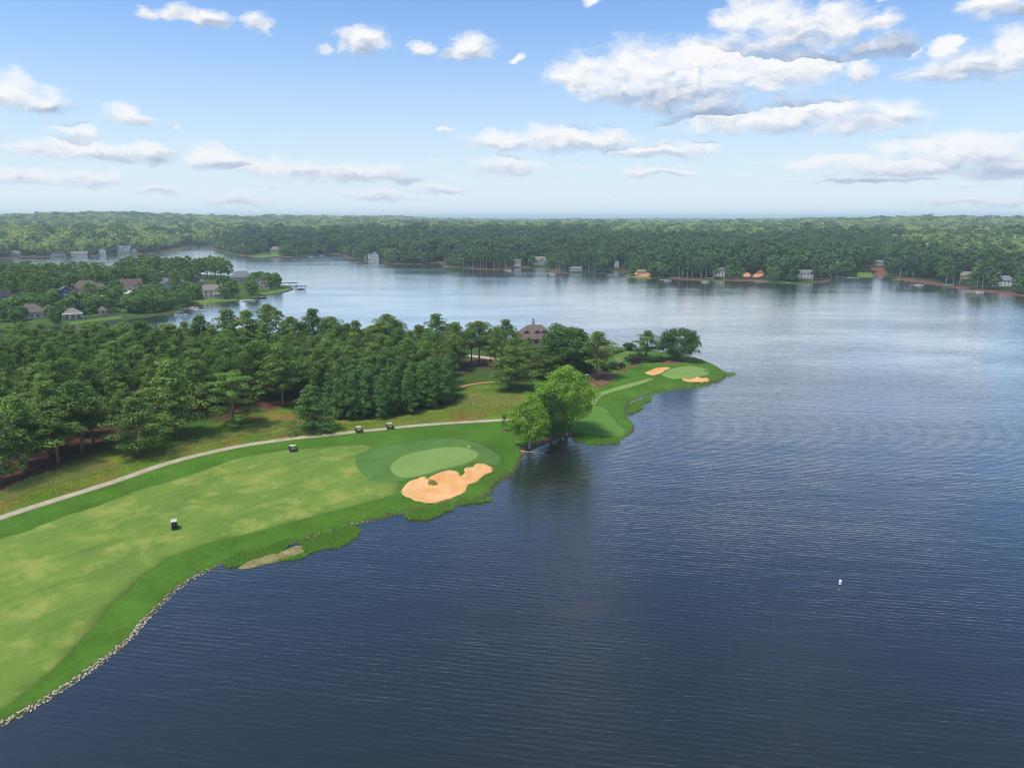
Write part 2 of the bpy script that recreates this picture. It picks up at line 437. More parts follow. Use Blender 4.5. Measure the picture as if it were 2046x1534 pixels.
# turf
def turf(name, dark, light, patch, s1=7.0, yellow=None, ys=11.0, ythr=(0.52, 0.68), streak=True):
    m, b = new_mat(name)
    pos = world_pos(b)
    n = b.noise(pos, 1 / s1, 4, 0.6)
    rot = b.n('ShaderNodeMapping', {'Vector': pos, 'Rotation': (0, 0, R(-52))}).outputs[0]
    st = b.noise(b.v('MULTIPLY', rot, (0.035, 0.42, 0.0)), 1.0, 4, 0.65)
    fine = b.noise(pos, 1.9, 4, 0.75)
    grain = b.noise(b.v('ADD', pos, (5, 9, 0)), 0.55, 4, 0.75)
    k = b.m('ADD', b.m('MULTIPLY', n, 0.34), b.m('ADD', b.m('MULTIPLY', st, 0.34 if streak else 0.0), b.m('ADD', b.m('MULTIPLY', fine, 0.26), b.m('MULTIPLY', grain, 0.20))))
    col = b.mixc(b.ramp(k, 0.34, 0.70), dark, light)
    if yellow is not None:
        y = b.noise(b.v('ADD', pos, (31, 7, 0)), 1 / ys, 5, 0.62)
        y2 = b.noise(b.v('ADD', pos, (3, 57, 0)), 2.6 / ys, 5, 0.7)
        yy = b.m('ADD', b.m('MULTIPLY', y, 0.62), b.m('MULTIPLY', y2, 0.42))
        col = b.mixc(b.m('MULTIPLY', b.ramp(yy, *ythr), patch), col, yellow)
    finish(b, principled(b, col, 0.9, 0.15, bump=fine, bstr=0.25, bdist=0.06))
    return m
MAT['fairway'] = turf('fairway turf', (0.080, 0.155, 0.020), (0.155, 0.230, 0.034), 0.80, 8.0, (0.28, 0.300, 0.062), 9.0, (0.49, 0.66))
MAT['collar'] = turf('collar turf', (0.052, 0.125, 0.022), (0.098, 0.185, 0.036), 0.4, 10.0, (0.14, 0.22, 0.045), 18.0)
MAT['green'] = turf('putting green turf', (0.145, 0.235, 0.052), (0.190, 0.285, 0.066), 0.3, 7.0, (0.23, 0.30, 0.08), 9.0)
MAT['mown'] = turf('mown strip turf', (0.15, 0.23, 0.06), (0.22, 0.30, 0.08), 0.4, 6.0, (0.27, 0.33, 0.10), 8.0)
MAT['tee'] = turf('tee turf', (0.060, 0.160, 0.018), (0.105, 0.215, 0.028), 0.4, 9.0, (0.13, 0.22, 0.05), 12.0)
MAT['lawn'] = turf('garden lawn', (0.07, 0.13, 0.02), (0.13, 0.20, 0.035), 0.6, 9.0, (0.22, 0.22, 0.07), 14.0)
def sand():
    m, b = new_mat('bunker sand')
    pos = world_pos(b)
    n = b.noise(pos, 0.16, 4, 0.6); f = b.noise(pos, 1.6, 4, 0.7)
    col = b.mixc(b.ramp(n, 0.35, 0.68), (0.74, 0.42, 0.18), (0.68, 0.32, 0.10))
    e = b.noise(b.v('ADD', pos, (9, 2, 0)), 0.45, 5, 0.72)
    col = b.mixc(b.ramp(e, 0.54, 0.72, 0.0, 0.75), col, (0.52, 0.25, 0.10))
    rake = b.n('ShaderNodeTexWave', {'Vector': pos, 'Scale': 0.5, 'Distortion': 6.0, 'Detail': 2.0, 'Detail Scale': 0.4}, bands_direction='DIAGONAL').outputs['Fac']
    hgt = b.m('ADD', b.m('MULTIPLY', rake, 0.6), f)
    finish(b, principled(b, col, 0.95, 0.1, bump=hgt, bstr=0.7, bdist=0.12))
    return m
MAT['sand'] = sand()
MAT['path'] = simple('concrete path', (0.42, 0.34, 0.22), 0.9, 0.38, 0.35)
MAT['straw'] = simple('pine straw mulch', (0.17, 0.078, 0.045), 0.95, 0.4, 0.8)
MAT['clay'] = simple('red clay', (0.62, 0.25, 0.12), 0.95, 0.2, 0.3)
MAT['drive'] = simple('driveway concrete', (0.55, 0.48, 0.38), 0.9, 0.15, 0.3)
def ground_mat():
    m, b = new_mat('land')
    pos = world_pos(b)
    att = b.n('ShaderNodeAttribute', attribute_name='soil').outputs['Color']
    f = b.noise(pos, 1.1, 5, 0.75); c = b.noise(pos, 0.10, 5, 0.65)
    g = b.m('ADD', b.m('MULTIPLY', f, 0.6), b.m('MULTIPLY', c, 0.6))
    fac = b.ramp(g, 0.35, 0.85, 0.55, 1.42, False)
    col = b.v('SCALE', att)
    b.t.links.new(fac, b.t.nodes[-1].inputs['Scale'])
    finish(b, principled(b, col, 0.95, 0.1, bump=f, bstr=0.5, bdist=0.12))
    return m
MAT['land'] = ground_mat()
def water_mat():
    m, b = new_mat('lake water')
    pos = world_pos(b)
    mp = b.n('ShaderNodeMapping', {'Vector': pos, 'Rotation': (0, 0, R(36)), 'Scale': (0.26, 1.0, 1.0)}).outputs[0]
    mp2 = b.n('ShaderNodeMapping', {'Vector': pos, 'Rotation': (0, 0, R(22)), 'Scale': (0.30, 1.0, 1.0)}).outputs[0]
    wave = b.n('ShaderNodeTexWave', {'Vector': b.v('MULTIPLY', mp, (1.6, 1, 1)), 'Scale': 0.33, 'Distortion': 5.0, 'Detail': 3.0, 'Detail Scale': 1.3, 'Detail Roughness': 0.6}, bands_direction='Y').outputs['Fac']
    w1 = b.m('ADD', b.m('MULTIPLY', wave, 0.34), b.m('MULTIPLY', b.noise(mp, 1.7, 3, 0.6), 1.0))
    w2 = b.noise(mp2, 0.42, 2, 0.5)
    w3 = b.noise(b.v('MULTIPLY', mp, (0.5, 1, 1)), 0.11, 2, 0.5)
    gust = b.noise(b.v('MULTIPLY', pos, (0.5, 1.4, 0)), 0.014, 5, 0.65)
    gs = b.ramp(gust, 0.30, 0.70, 0.35, 1.4)
    sp_ = b.n('ShaderNodeSeparateXYZ', {0: pos})
    along = b.m('SUBTRACT', sp_.outputs[1], b.m('MULTIPLY', sp_.outputs[0], 0.45))
    along = b.m('ADD', along, b.m('MULTIPLY', b.m('SUBTRACT', gust, 0.5), 160.0))
    calm = b.ramp(along, 230.0, 520.0)          # the sheltered arm of the lake lies smoother
    amp = b.mixf(calm, 1.0, 0.40)
    hgt = b.m('ADD', b.m('MULTIPLY', b.m('MULTIPLY', w1, gs), 0.070), b.m('ADD', b.m('MULTIPLY', w2, 0.085), b.m('MULTIPLY', w3, 0.12)))
    hgt = b.m('MULTIPLY', hgt, amp)
    bn = b.n('ShaderNodeBump', {'Height': hgt, 'Strength': 1.0, 'Distance': 1.0})
    rough = b.m('MULTIPLY', b.ramp(gust, 0.3, 0.7, 0.10, 0.17), b.mixf(calm, 1.0, 1.05))
    body = b.n('ShaderNodeBsdfDiffuse', {'Color': (0.016, 0.018, 0.017, 1)})
    gl = b.n('ShaderNodeBsdfGlossy', {'Color': (1, 0.97, 0.91, 1), 'Roughness': rough, 'Normal': bn.outputs[0]})
    fr = b.n('ShaderNodeFresnel', {'IOR': 1.333, 'Normal': bn.outputs[0]}).outputs[0]
    finish(b, b.n('ShaderNodeMixShader', {0: b.m('MULTIPLY', fr, 2.4, clamp=True), 1: body.outputs[0], 2: gl.outputs[0]}).outputs[0])
    return m
MAT['water'] = water_mat()
MAT['white'] = simple('white paint', (0.64, 0.62, 0.57), 0.5, 0.05)
MAT['offwhite'] = simple('off-white vinyl', (0.56, 0.52, 0.45), 0.5, 0.08)
MAT['cream'] = simple('cream siding', (0.66, 0.56, 0.38), 0.7, 0.08)
MAT['tanbrick'] = simple('tan brick', (0.52, 0.36, 0.20), 0.85, 0.15)
MAT['stone'] = simple('pale stone', (0.55, 0.45, 0.34), 0.9, 0.2)
MAT['bluepaint'] = simple('slate blue siding', (0.09, 0.12, 0.18), 0.7, 0.1)
MAT['greysiding'] = simple('grey siding', (0.40, 0.40, 0.40), 0.7, 0.1)
MAT['beige'] = simple('beige siding', (0.50, 0.46, 0.38), 0.7, 0.1)
def roof_mat(name, c):
    m, b = new_mat(name)
    pos = b.n('ShaderNodeTexCoord').outputs['Object']
    br = b.n('ShaderNodeTexBrick', {'Vector': pos, 'Scale': 1.0, 'Color1': tuple(v * 0.8 for v in c) + (1,), 'Color2': tuple(v * 1.2 for v in c) + (1,), 'Mortar': tuple(v * 0.6 for v in c) + (1,)})
    n = b.noise(pos, 0.8, 4)
    finish(b, principled(b, b.mixc(0.4, br.outputs[0], b.mixc(n, tuple(v * 0.7 for v in c), tuple(v * 1.3 for v in c))), 0.9, 0.15))
    return m
MAT['roof_brown'] = roof_mat('brown shingles', (0.175, 0.130, 0.105))
MAT['roof_red'] = roof_mat('red-brown shingles', (0.155, 0.10, 0.09))
MAT['roof_grey'] = roof_mat('grey shingles', (0.20, 0.19, 0.19))
MAT['roof_tan'] = roof_mat('tan shingles', (0.25, 0.21, 0.17))
MAT['roof_dark'] = roof_mat('dark shingles', (0.06, 0.055, 0.055))
MAT['glass'] = simple('window glass', (0.03, 0.04, 0.05), 0.08, 0.1, spec=0.6)
MAT['maroon'] = simple('dark maroon paint', (0.06, 0.012, 0.025), 0.35, 0.1)
MAT['black'] = simple('black rubber', (0.015, 0.015, 0.016), 0.7, 0.2)
MAT['blackpaint'] = simple('black paint', (0.02, 0.02, 0.024), 0.35, 0.1)
MAT['vinyl'] = simple('beige seat vinyl', (0.52, 0.46, 0.38), 0.6, 0.08)
MAT['metal'] = simple('grey metal', (0.35, 0.36, 0.38), 0.35, 0.1, Metallic=0.8)
MAT['wood'] = simple('weathered timber', (0.26, 0.21, 0.16), 0.9, 0.25)
MAT['drift'] = simple('bleached wood', (0.55, 0.48, 0.40), 0.9, 0.2)
MAT['blue'] = simple('blue canvas', (0.03, 0.14, 0.42), 0.7, 0.1)
MAT['teal'] = simple('teal canvas', (0.05, 0.32, 0.45), 0.7, 0.1)
MAT['redcanvas'] = simple('red hull paint', (0.40, 0.08, 0.06), 0.5, 0.1)
MAT['yellow'] = simple('yellow flag cloth', (0.85, 0.72, 0.10), 0.7, 0.05)
MAT['rock'] = simple('pale limestone', (0.56, 0.46, 0.32), 0.9, 0.45, 1.2)
MAT['skin'] = simple('skin', (0.50, 0.30, 0.21), 0.6, 0.05)
MAT['cloth_dark'] = simple('dark trousers', (0.03, 0.03, 0.04), 0.9, 0.1)

# ------------------------------------------------------------------ object helpers
def link(o, parent=None):
    COL.objects.link(o)
    if parent is not None: o.parent = parent
    return o
def tag(o, label=None, cat=None, group=None, kind=None):
    if label: o['label'] = label
    if cat: o['category'] = cat
    if group: o['group'] = group
    if kind: o['kind'] = kind
    return o
def empty(name, loc=(0, 0, 0), rz=0.0, s=1.0):
    o = bpy.data.objects.new(name, None)
    o.empty_display_size = 0.5
    o.location = loc; o.rotation_euler = (0, 0, rz); o.scale = (s, s, s) if np.isscalar(s) else s
    return link(o)
def np_mesh(name, verts, quads=None, tris=None, mats=(), smooth=False):
    me = bpy.data.meshes.new(name)
    verts = np.asarray(verts, np.float32)
    me.vertices.add(len(verts)); me.vertices.foreach_set('co', verts.ravel())
    idx, starts = [], []
    pos = 0
    for arr, k in ((quads, 4), (tris, 3)):
        if arr is None or len(arr) == 0: continue
        arr = np.asarray(arr, np.int32)
        idx.append(arr.ravel()); starts.append(pos + np.arange(len(arr)) * k); pos += arr.size
    idx = np.concatenate(idx); starts = np.concatenate(starts)
    me.loops.add(len(idx)); me.loops.foreach_set('vertex_index', idx)
    me.polygons.add(len(starts)); me.polygons.foreach_set('loop_start', starts.astype(np.int32))
    me.update(calc_edges=True)
    if smooth: me.polygons.foreach_set('use_smooth', np.ones(len(starts), bool))
    for m in mats: me.materials.append(m)
    return me
def obj(name, me, parent=None, loc=None):
    o = bpy.data.objects.new(name, me)
    if loc is not None: o.location = loc
    return link(o, parent)
class MB:
    """collects shapes into one mesh"""
    def __init__(s): s.bm = bmesh.new()
    def box(s, c, size, rz=0.0, rx=0.0, ry=0.0, bev=0.0):
        r = bmesh.ops.create_cube(s.bm, size=1.0)
        M = Matrix.Translation(c) @ Matrix.Rotation(rz, 4, 'Z') @ Matrix.Rotation(ry, 4, 'Y') @ Matrix.Rotation(rx, 4, 'X') @ Matrix.Diagonal((*size, 1))
        bmesh.ops.transform(s.bm, matrix=M, verts=r['verts'])
        if bev > 0:
            es = list({e for v in r['verts'] for e in v.link_edges})
            bmesh.ops.bevel(s.bm, geom=es, offset=bev, segments=2, affect='EDGES', profile=0.5)
        return s
    def tube(s, pts, radii, n=8, cap=True):
        pts = [Vector(p) for p in pts]
        rings = []
        for i, p in enumerate(pts):
            d = (pts[min(i + 1, len(pts) - 1)] - pts[max(i - 1, 0)]).normalized()
            a = d.cross(Vector((0.3, 0.95, 0.1)))
            if a.length < 0.1: a = d.cross(Vector((1, 0, 0)))
            a.normalize(); b = d.cross(a)
            r = radii[i] if hasattr(radii, '__len__') else radii
            rings.append([s.bm.verts.new(p + (a * math.cos(2 * math.pi * k / n) + b * math.sin(2 * math.pi * k / n)) * r) for k in range(n)])
        for i in range(len(rings) - 1):
            for k in range(n):
                s.bm.faces.new((rings[i][k], rings[i][(k + 1) % n], rings[i + 1][(k + 1) % n], rings[i + 1][k]))
        if cap:
            s.bm.faces.new(rings[0][::-1]); s.bm.faces.new(rings[-1])
        return s
    def face(s, pts):
        s.bm.faces.new([s.bm.verts.new(p) for p in pts]); return s
    def prism(s, poly, y0, y1, axis='y'):
        """poly of (a,z) pairs extruded along an axis"""
        def mk(a, z, t): return (a, t, z) if axis == 'y' else (t, a, z)
        A = [s.bm.verts.new(mk(a, z, y0)) for a, z in poly]; Bv = [s.bm.verts.new(mk(a, z, y1)) for a, z in poly]
        s.bm.faces.new(A); s.bm.faces.new(Bv[::-1])
        for i in range(len(poly)):
            j = (i + 1) % len(poly)
            s.bm.faces.new((A[j], A[i], Bv[i], Bv[j]))
        return s
    def mesh(s, name, mat, smooth=False):
        bmesh.ops.recalc_face_normals(s.bm, faces=s.bm.faces)
        me = bpy.data.meshes.new(name); s.bm.to_mesh(me); s.bm.free()
        if smooth:
            for p_ in me.polygons: p_.use_smooth = True
        me.materials.append(mat)
        return me
    def build(s, name, mat, parent=None, smooth=False):
        return obj(name, s.mesh(name, mat, smooth), parent)
def copy_thing(src, loc, rz, scale=(1, 1, 1)):
    c = src.copy(); COL.objects.link(c)
    c.location = loc; c.rotation_euler = (0, 0, rz); c.scale = scale
    for ch in src.children:
        d = ch.copy(); COL.objects.link(d); d.parent = c
        for g in ch.children:
            e = g.copy(); COL.objects.link(e); e.parent = d
    return c

# ------------------------------------------------------------------ ground: one sheet, finer towards the golf course
NA, NR = 840, 560
azs = np.linspace(R(-54), R(54), NA)
rs = 45.0 * (45000.0 / 45.0) ** (np.linspace(0, 1, NR))
AZ, RR = np.meshgrid(azs, rs)
GX, GY = RR * np.sin(AZ), RR * np.cos(AZ)
GZ = terrain(GX, GY, base=True)
V = np.stack([GX.ravel(), GY.ravel(), GZ.ravel()], -1)
ii = np.arange(NR * NA).reshape(NR, NA)
Q = np.stack([ii[:-1, :-1], ii[:-1, 1:], ii[1:, 1:], ii[1:, :-1]], -1).reshape(-1, 4)
keep = (V[Q, 2] > -2.0).any(1)
Q = Q[keep][:, ::-1]
used = np.unique(Q)
remap = np.zeros(len(V), np.int64); remap[used] = np.arange(len(used))
V = V[used]; Q = remap[Q]
ground_me = np_mesh('ground', V, quads=Q, mats=[MAT['land']], smooth=True)
# what grows or lies on the land (its own colours)
gx, gy, gz = V[:, 0], V[:, 1], V[:, 2]
r = np.hypot(gx, gy)
c_rough = np.array([0.066, 0.146, 0.013]); c_meadow = np.array([0.155, 0.185, 0.024]); c_floor = np.array([0.055, 0.100, 0.018])
c_straw = np.array([0.105, 0.048, 0.030]); c_far = np.array([0.030, 0.048, 0.020]); c_bank = np.array([0.085, 0.065, 0.035])
c_lawn = np.array([0.08, 0.14, 0.025]); c_shorestraw = np.array([0.15, 0.075, 0.045])
soil = np.tile(c_far, (len(V), 1))
wood_px = [(-600,1120),(-200,1040),(0,985),(60,952),(120,932),(200,905),(280,890),(340,872),(430,850),(520,832),(600,812),(660,838),(800,828),(915,806),(925,775),(980,768),(1060,772),(1080,752),(1150,738),(1190,726),(1220,716),
 (1200,690),(1050,683),(900,684),(750,688),(600,692),(500,697),(380,694),(200,691),(0,687),(-600,685)]
wood_w = catmull(at_height(*np.array(wood_px).T, h=1.5), 2, True)
cart_px = [(-300,1150),(-150,1092),(0,1035),(60,1015),(130,993),(200,971),(260,951),(330,927),(400,908),(480,891),(560,879),(640,870),(700,863.5),(760,857.5),(800,853),(870,847),(940,842.5),(1000,839),(1050,836),(1090,833),(1130,830)]
cart_w = catmull(ground_at(*np.array(cart_px).T), 5, False)
meadow_px = cart_px[:18] + [(1062,835),(1070,800),(1060,775),(980,765),(920,770),(915,800),(800,830),(660,840),(600,815),(520,832),(430,852),(340,872),(280,892),(200,905),(120,932),(60,952),(0,985),(-200,1040)]
meadow_w = at_height(*np.array(meadow_px).T, h=1.5)
mA = r < 520
sA = sdf(A_w, gx[mA], gy[mA])
x_, y_ = gx[mA], gy[mA]
col = np.tile(c_rough, (mA.sum(), 1)) * (0.85 + 0.35 * fbm(x_, y_, 9, 3))[:, None]
dm = sdf(meadow_w, x_, y_)
n_ = fbm(x_, y_, 14, 4)
k = (sst(-0.3, 3.5, dm) * (0.35 + 0.65 * sst(0.40, 0.60, n_)))[:, None]
col = col * (1 - k) + c_meadow * k
clayf = (sst(0.5, 3, dm) * sst(0.60, 0.70, fbm(x_ + 40, y_, 7, 3)))[:, None] * 0.7
col = col * (1 - clayf) + np.array([0.25, 0.12, 0.04]) * clayf
dw = sdf(wood_w, x_, y_) + (n_ - 0.5) * 12
k = sst(-1.5, 3.0, dw)[:, None]
ks = sst(0.50, 0.66, fbm(x_ - 70, y_ + 30, 22, 3))[:, None]
col = col * (1 - k) + (c_floor * (1 - ks) + c_straw * ks) * k
kb = sst(1.1, 0.2, sA)[:, None]
col = col * (1 - kb) + c_bank * kb
isA = sA > -6
tmp = soil[mA]; tmp[isA] = col[isA]; soil[mA] = tmp
mB = (r > 380) & (r < 1300)
x_, y_ = gx[mB], gy[mB]
sB = sdf(B_w, x_, y_)
kB = sst(0.55, 0.75, fbm(x_, y_, 35, 3))[:, None] * 0.6
colB = c_lawn * kB + c_floor * (1 - kB)
kb = sst(3, 0.5, sB)[:, None]; colB = colB * (1 - kb) + c_bank * kb
tmp = soil[mB]; tmp[sB > -4] = colB[sB > -4]; soil[mB] = tmp
mC = (r > 600) & (r < 3000) & (gy > 0)
x_, y_ = gx[mC], gy[mC]
sC = sdf(C_w, x_, y_)
kk = fbm(x_, y_, 60, 3)
colC = np.where((kk > 0.62)[:, None], c_lawn * 0.7, np.where((kk > 0.45)[:, None], c_shorestraw, c_far * 1.3))
kf = sst(8, 26, sC)[:, None]
colC = colC * (1 - kf) + c_far * kf
tmp = soil[mC]; ok = sC > -14; tmp[ok] = colC[ok]; soil[mC] = tmp
la = ground_me.color_attributes.new('soil', 'FLOAT_COLOR', 'POINT')
la.data.foreach_set('color', np.concatenate([np.clip(soil, 0, 1), np.ones((len(V), 1))], 1).astype(np.float32).ravel())
ground = obj('ground', ground_me)
tag(ground, 'green and wooded land around the lake reaching to the horizon', 'ground', kind='structure')

# ------------------------------------------------------------------ lake
n = 48
g = np.sign(np.linspace(-1, 1, n)) * np.abs(np.linspace(-1, 1, n)) ** 3 * 48000
wx, wy = np.meshgrid(g, g)
WV = np.stack([wx.ravel(), wy.ravel(), np.zeros(n * n)], -1)
ii = np.arange(n * n).reshape(n, n)
WQ = np.stack([ii[:-1, :-1], ii[:-1, 1:], ii[1:, 1:], ii[1:, :-1]], -1).reshape(-1, 4)
lake = obj('water', np_mesh('water', WV, quads=WQ, mats=[MAT['water']], smooth=True))
tag(lake, 'dark blue rippled lake water', 'water', kind='structure')

# ------------------------------------------------------------------ mown areas, sand, paths: draped sheets
def drape(name, poly, lift, mat, res, label, cat, kind='structure', rag=0.0):
    poly = np.asarray(poly)
    seg = np.hypot(*(np.roll(poly, -1, 0) - poly).T)
    pts = []
    for i in range(len(poly)):
        k = max(1, int(seg[i] / res))
        for j in range(k):
            pts.append(poly[i] + (poly[(i + 1) % len(poly)] - poly[i]) * j / k)
    pts = np.array(pts)
    if rag: pts = pts + rag * np.stack([fbm(pts[:, 0], pts[:, 1], 2.2, 3, 0.6) - 0.5, fbm(pts[:, 0] + 50, pts[:, 1], 2.2, 3, 0.6) - 0.5], -1)
    lo, hi = pts.min(0), pts.max(0)
    xs, ys = np.meshgrid(np.arange(lo[0], hi[0], res), np.arange(lo[1], hi[1], res))
    xs = xs.ravel() + rng.uniform(-0.2, 0.2, xs.size) * res; ys = ys.ravel() + rng.uniform(-0.2, 0.2, ys.size) * res
    d = sdf(poly, xs, ys)
    ok = d > res * 0.45
    allp = np.vstack([pts, np.stack([xs[ok], ys[ok]], -1)])
    nb = len(pts)
    v, e, f, *_ = delaunay_2d_cdt([Vector(q_) for q_ in allp], [], [list(range(nb))], 1, 1e-4)
    v = np.array([(q_.x, q_.y) for q_ in v])
    z = terrain(v[:, 0], v[:, 1]) + lift
    tris = np.array([t for t in f if len(t) == 3])
    a, b_, c_ = v[tris[:, 0]], v[tris[:, 1]], v[tris[:, 2]]
    cr = (b_[:, 0] - a[:, 0]) * (c_[:, 1] - a[:, 1]) - (b_[:, 1] - a[:, 1]) * (c_[:, 0] - a[:, 0])
    tris[cr < 0] = tris[cr < 0][:, ::-1]
    P3 = np.column_stack([v, z])
    # short turned-down rim so the sheet's edge sits in the turf
    ed = np.sort(np.concatenate([tris[:, [0, 1]], tris[:, [1, 2]], tris[:, [2, 0]]]), axis=1)
    un, cn = np.unique(ed, axis=0, return_counts=True)
    rim = un[cn == 1]
    rv = np.unique(rim); mp_ = {int(k): len(P3) + i for i, k in enumerate(rv)}
    low = P3[rv].copy(); low[:, 2] -= 0.35
    quads = np.array([[a_, b2, mp_[int(b2)], mp_[int(a_)]] for a_, b2 in rim])
    o = obj(name, np_mesh(name, np.vstack([P3, low]), quads=quads, tris=tris, mats=[mat], smooth=False))
    return tag(o, label, cat, kind=kind)
def px_poly(px, n=4):
    return catmull(ground_at(*np.array(px, float).T), n, True)
drape('fairway', fairway_w0, 0.03, MAT['fairway'], 1.8, 'wide mottled yellow-green fairway sloping to the lake', 'fairway', rag=1.6)
drape('collar', collar_w0, 0.06, MAT['collar'], 1.5, 'dark mown apron ringing the oval putting green with the yellow flag', 'apron', rag=1.0)
drape('putting_green', green_w0, 0.09, MAT['green'], 1.3, 'oval putting green with the yellow flag beside the large bunker', 'putting green', rag=0.4)
drape('putting_green', green2_w0, 0.06, MAT['green'], 1.3, 'putting green between two small bunkers at the tip of the point', 'putting green')
drape('tee', tee_w0, 0.04, MAT['tee'], 1.6, 'mown tee area right of the tall bright sycamore', 'tee')
drape('mown_walk', mown_w0, 0.28, MAT['mown'], 1.2, 'pale mown strip curving from the tee to the point green', 'path')
drape('bunker', bunker_w0, 0.02, MAT['sand'], 0.9, 'large ragged orange sand bunker below the putting green', 'bunker', rag=1.0)
drape('bunker', bunker2_w0, 0.02, MAT['sand'], 0.9, 'small sand bunker left of the point green', 'bunker')
drape('bunker', bunker3_w0, 0.02, MAT['sand'], 0.9, 'narrow sand bunker between the point green and the water', 'bunker')
def ribbon(pts, w):
    pts = np.asarray(pts); t = np.gradient(pts, axis=0); t /= np.hypot(*t.T)[:, None]
    nrm = np.stack([-t[:, 1], t[:, 0]], -1)
    return np.vstack([pts + nrm * w / 2, (pts - nrm * w / 2)[::-1]])
drape('cart_path', ribbon(cart_w, 2.7), 0.07, MAT['path'], 1.2, 'pale concrete cart path curving along the wood', 'path')
road_w = catmull(ground_at(*np.array([(905,707),(930,710),(975,715),(1020,722),(1060,733)]).T), 4, False)
drape('road', ribbon(road_w, 4.5), 0.10, MAT['path'], 2.0, 'short stretch of pale road seen between pine trunks', 'road')
trail_w = catmull(ground_at(*np.array([(912,777),(932,770),(955,766),(985,763),(1010,763)]).T), 4, False)
drape('trail', ribbon(trail_w, 1.1), 0.08, MAT['clay'], 1.0, 'thin sandy trail at the edge of the wood', 'path')
drape('mulch_bed', px_poly([(1163,742),(1180,739),(1205,741),(1227,747),(1229,757),(1214,767),(1189,775),(1176,772),(1162,760)]), 0.06, MAT['straw'], 1.3, 'red pine straw bed under the pale-trunked pine', 'mulch bed')
drape('mulch_bed', px_poly([(1041,901),(1045,889),(1058,883),(1085,878),(1110,872),(1138,862),(1146,868),(1138,872),(1108,877),(1082,886),(1060,897),(1048,908)]), 0.05, MAT['straw'], 1.0, 'pine straw bank under the shoreline sycamores', 'mulch bed')
drape('mulch_bed', px_poly([(1232,742),(1250,735),(1275,728),(1282,726),(1280,730),(1255,738),(1234,746)]), 0.06, MAT['straw'], 1.2, 'narrow mulch edge below the purple shrubs', 'mulch bed')
drape('lawn', px_poly([(1228,712),(1240,704),(1256,700),(1268,703),(1262,716),(1245,722),(1232,722)]), 0.06, MAT['lawn'], 1.4, 'bright garden lawn behind the purple shrubs', 'lawn')
drape('mulch_bed', px_poly([(1000.5,861),(1003,859.5),(1007,859),(1011,859.5),(1013.5,861),(1011,862.5),(1007,863.2),(1003,862.5)]), 0.05, MAT['straw'], 0.5, 'round mulch ring under the staked sapling', 'mulch bed')
drape('bare_soil', px_poly([(1310,723),(1335,720),(1365,719),(1378,722),(1360,726),(1330,727)]), 0.05, MAT['straw'], 1.2, 'bare earth under the round oak on the point', 'soil')
# clearings on the residential point
drape('lawn', px_poly([(382,604),(400,597),(440,595),(475,598),(470,601),(440,604),(400,608)]), 0.15, MAT['lawn'], 4, 'shore lawn below the cream two-storey house', 'lawn')
drape('lawn', px_poly([(180,594),(200,588),(225,590),(250,588),(252,594),(230,599),(195,602)]), 0.15, MAT['lawn'], 4, 'front lawn of the tan brick house', 'lawn')
drape('lawn', px_poly([(140,645),(180,640),(240,632),(246,636),(190,643),(150,648)]), 0.15, MAT['lawn'], 4, 'marshy lawn between the sea wall and the inlet', 'lawn')
drape('lawn', px_poly([(500,592),(512,586),(540,583),(575,577),(580,579),(556,585),(520,592)]), 0.15, MAT['lawn'], 4, 'grassy tip of the residential point', 'lawn')
dr_w = catmull(ground_at(*np.array([(150,594),(165,596),(180,597),(205,591),(235,589),(258,585),(262,581)]).T), 4, False)
drape('driveway', ribbon(dr_w, 5.0), 0.2, MAT['drive'], 3, 'pale driveway winding between the lakeside houses', 'driveway')
drape('lawn', px_poly([(498,513),(515,507),(540,503),(560,505),(568,511),(540,514)]), 0.5, MAT['lawn'], 8, 'sloping lawn below the cream house on the far shore', 'lawn')
drape('lawn', px_poly([(1712,552),(1716,540),(1728,537),(1742,545),(1748,554),(1730,554)]), 0.5, MAT['lawn'], 5, 'green clearing among red pine straw on the far shore', 'lawn')
drape('red_clay_bank', px_poly([(1708,541),(1722,533),(1752,530),(1770,540),(1772,552),(1752,554),(1744,543),(1728,535)]), 0.45, MAT['straw'], 5, 'reddish pine straw slope beside the green clearing', 'bank')
drape('red_clay_bank', px_poly([(1264,551),(1272,544),(1290,540),(1302,544),(1298,552),(1280,553)]), 0.5, MAT['clay'], 4, 'bright orange clay bank at the far building plot', 'bank')
drape('red_clay_bank', px_poly([(1480,553),(1486,546),(1496,545),(1500,553)]), 0.5, MAT['clay'], 3, 'orange clay cut behind the far shore, left of a pair', 'bank')
drape('red_clay_bank', px_poly([(1504,554),(1510,546),(1520,540),(1526,546),(1522,553)]), 0.5, MAT['clay'], 3, 'orange clay cut behind the far shore, right of a pair', 'bank')
drape('lawn', px_poly([(1246,553),(1265,549),(1300,553),(1296,557),(1262,557)]), 0.4, MAT['lawn'], 4, 'grassy point in front of the orange clay bank', 'lawn')

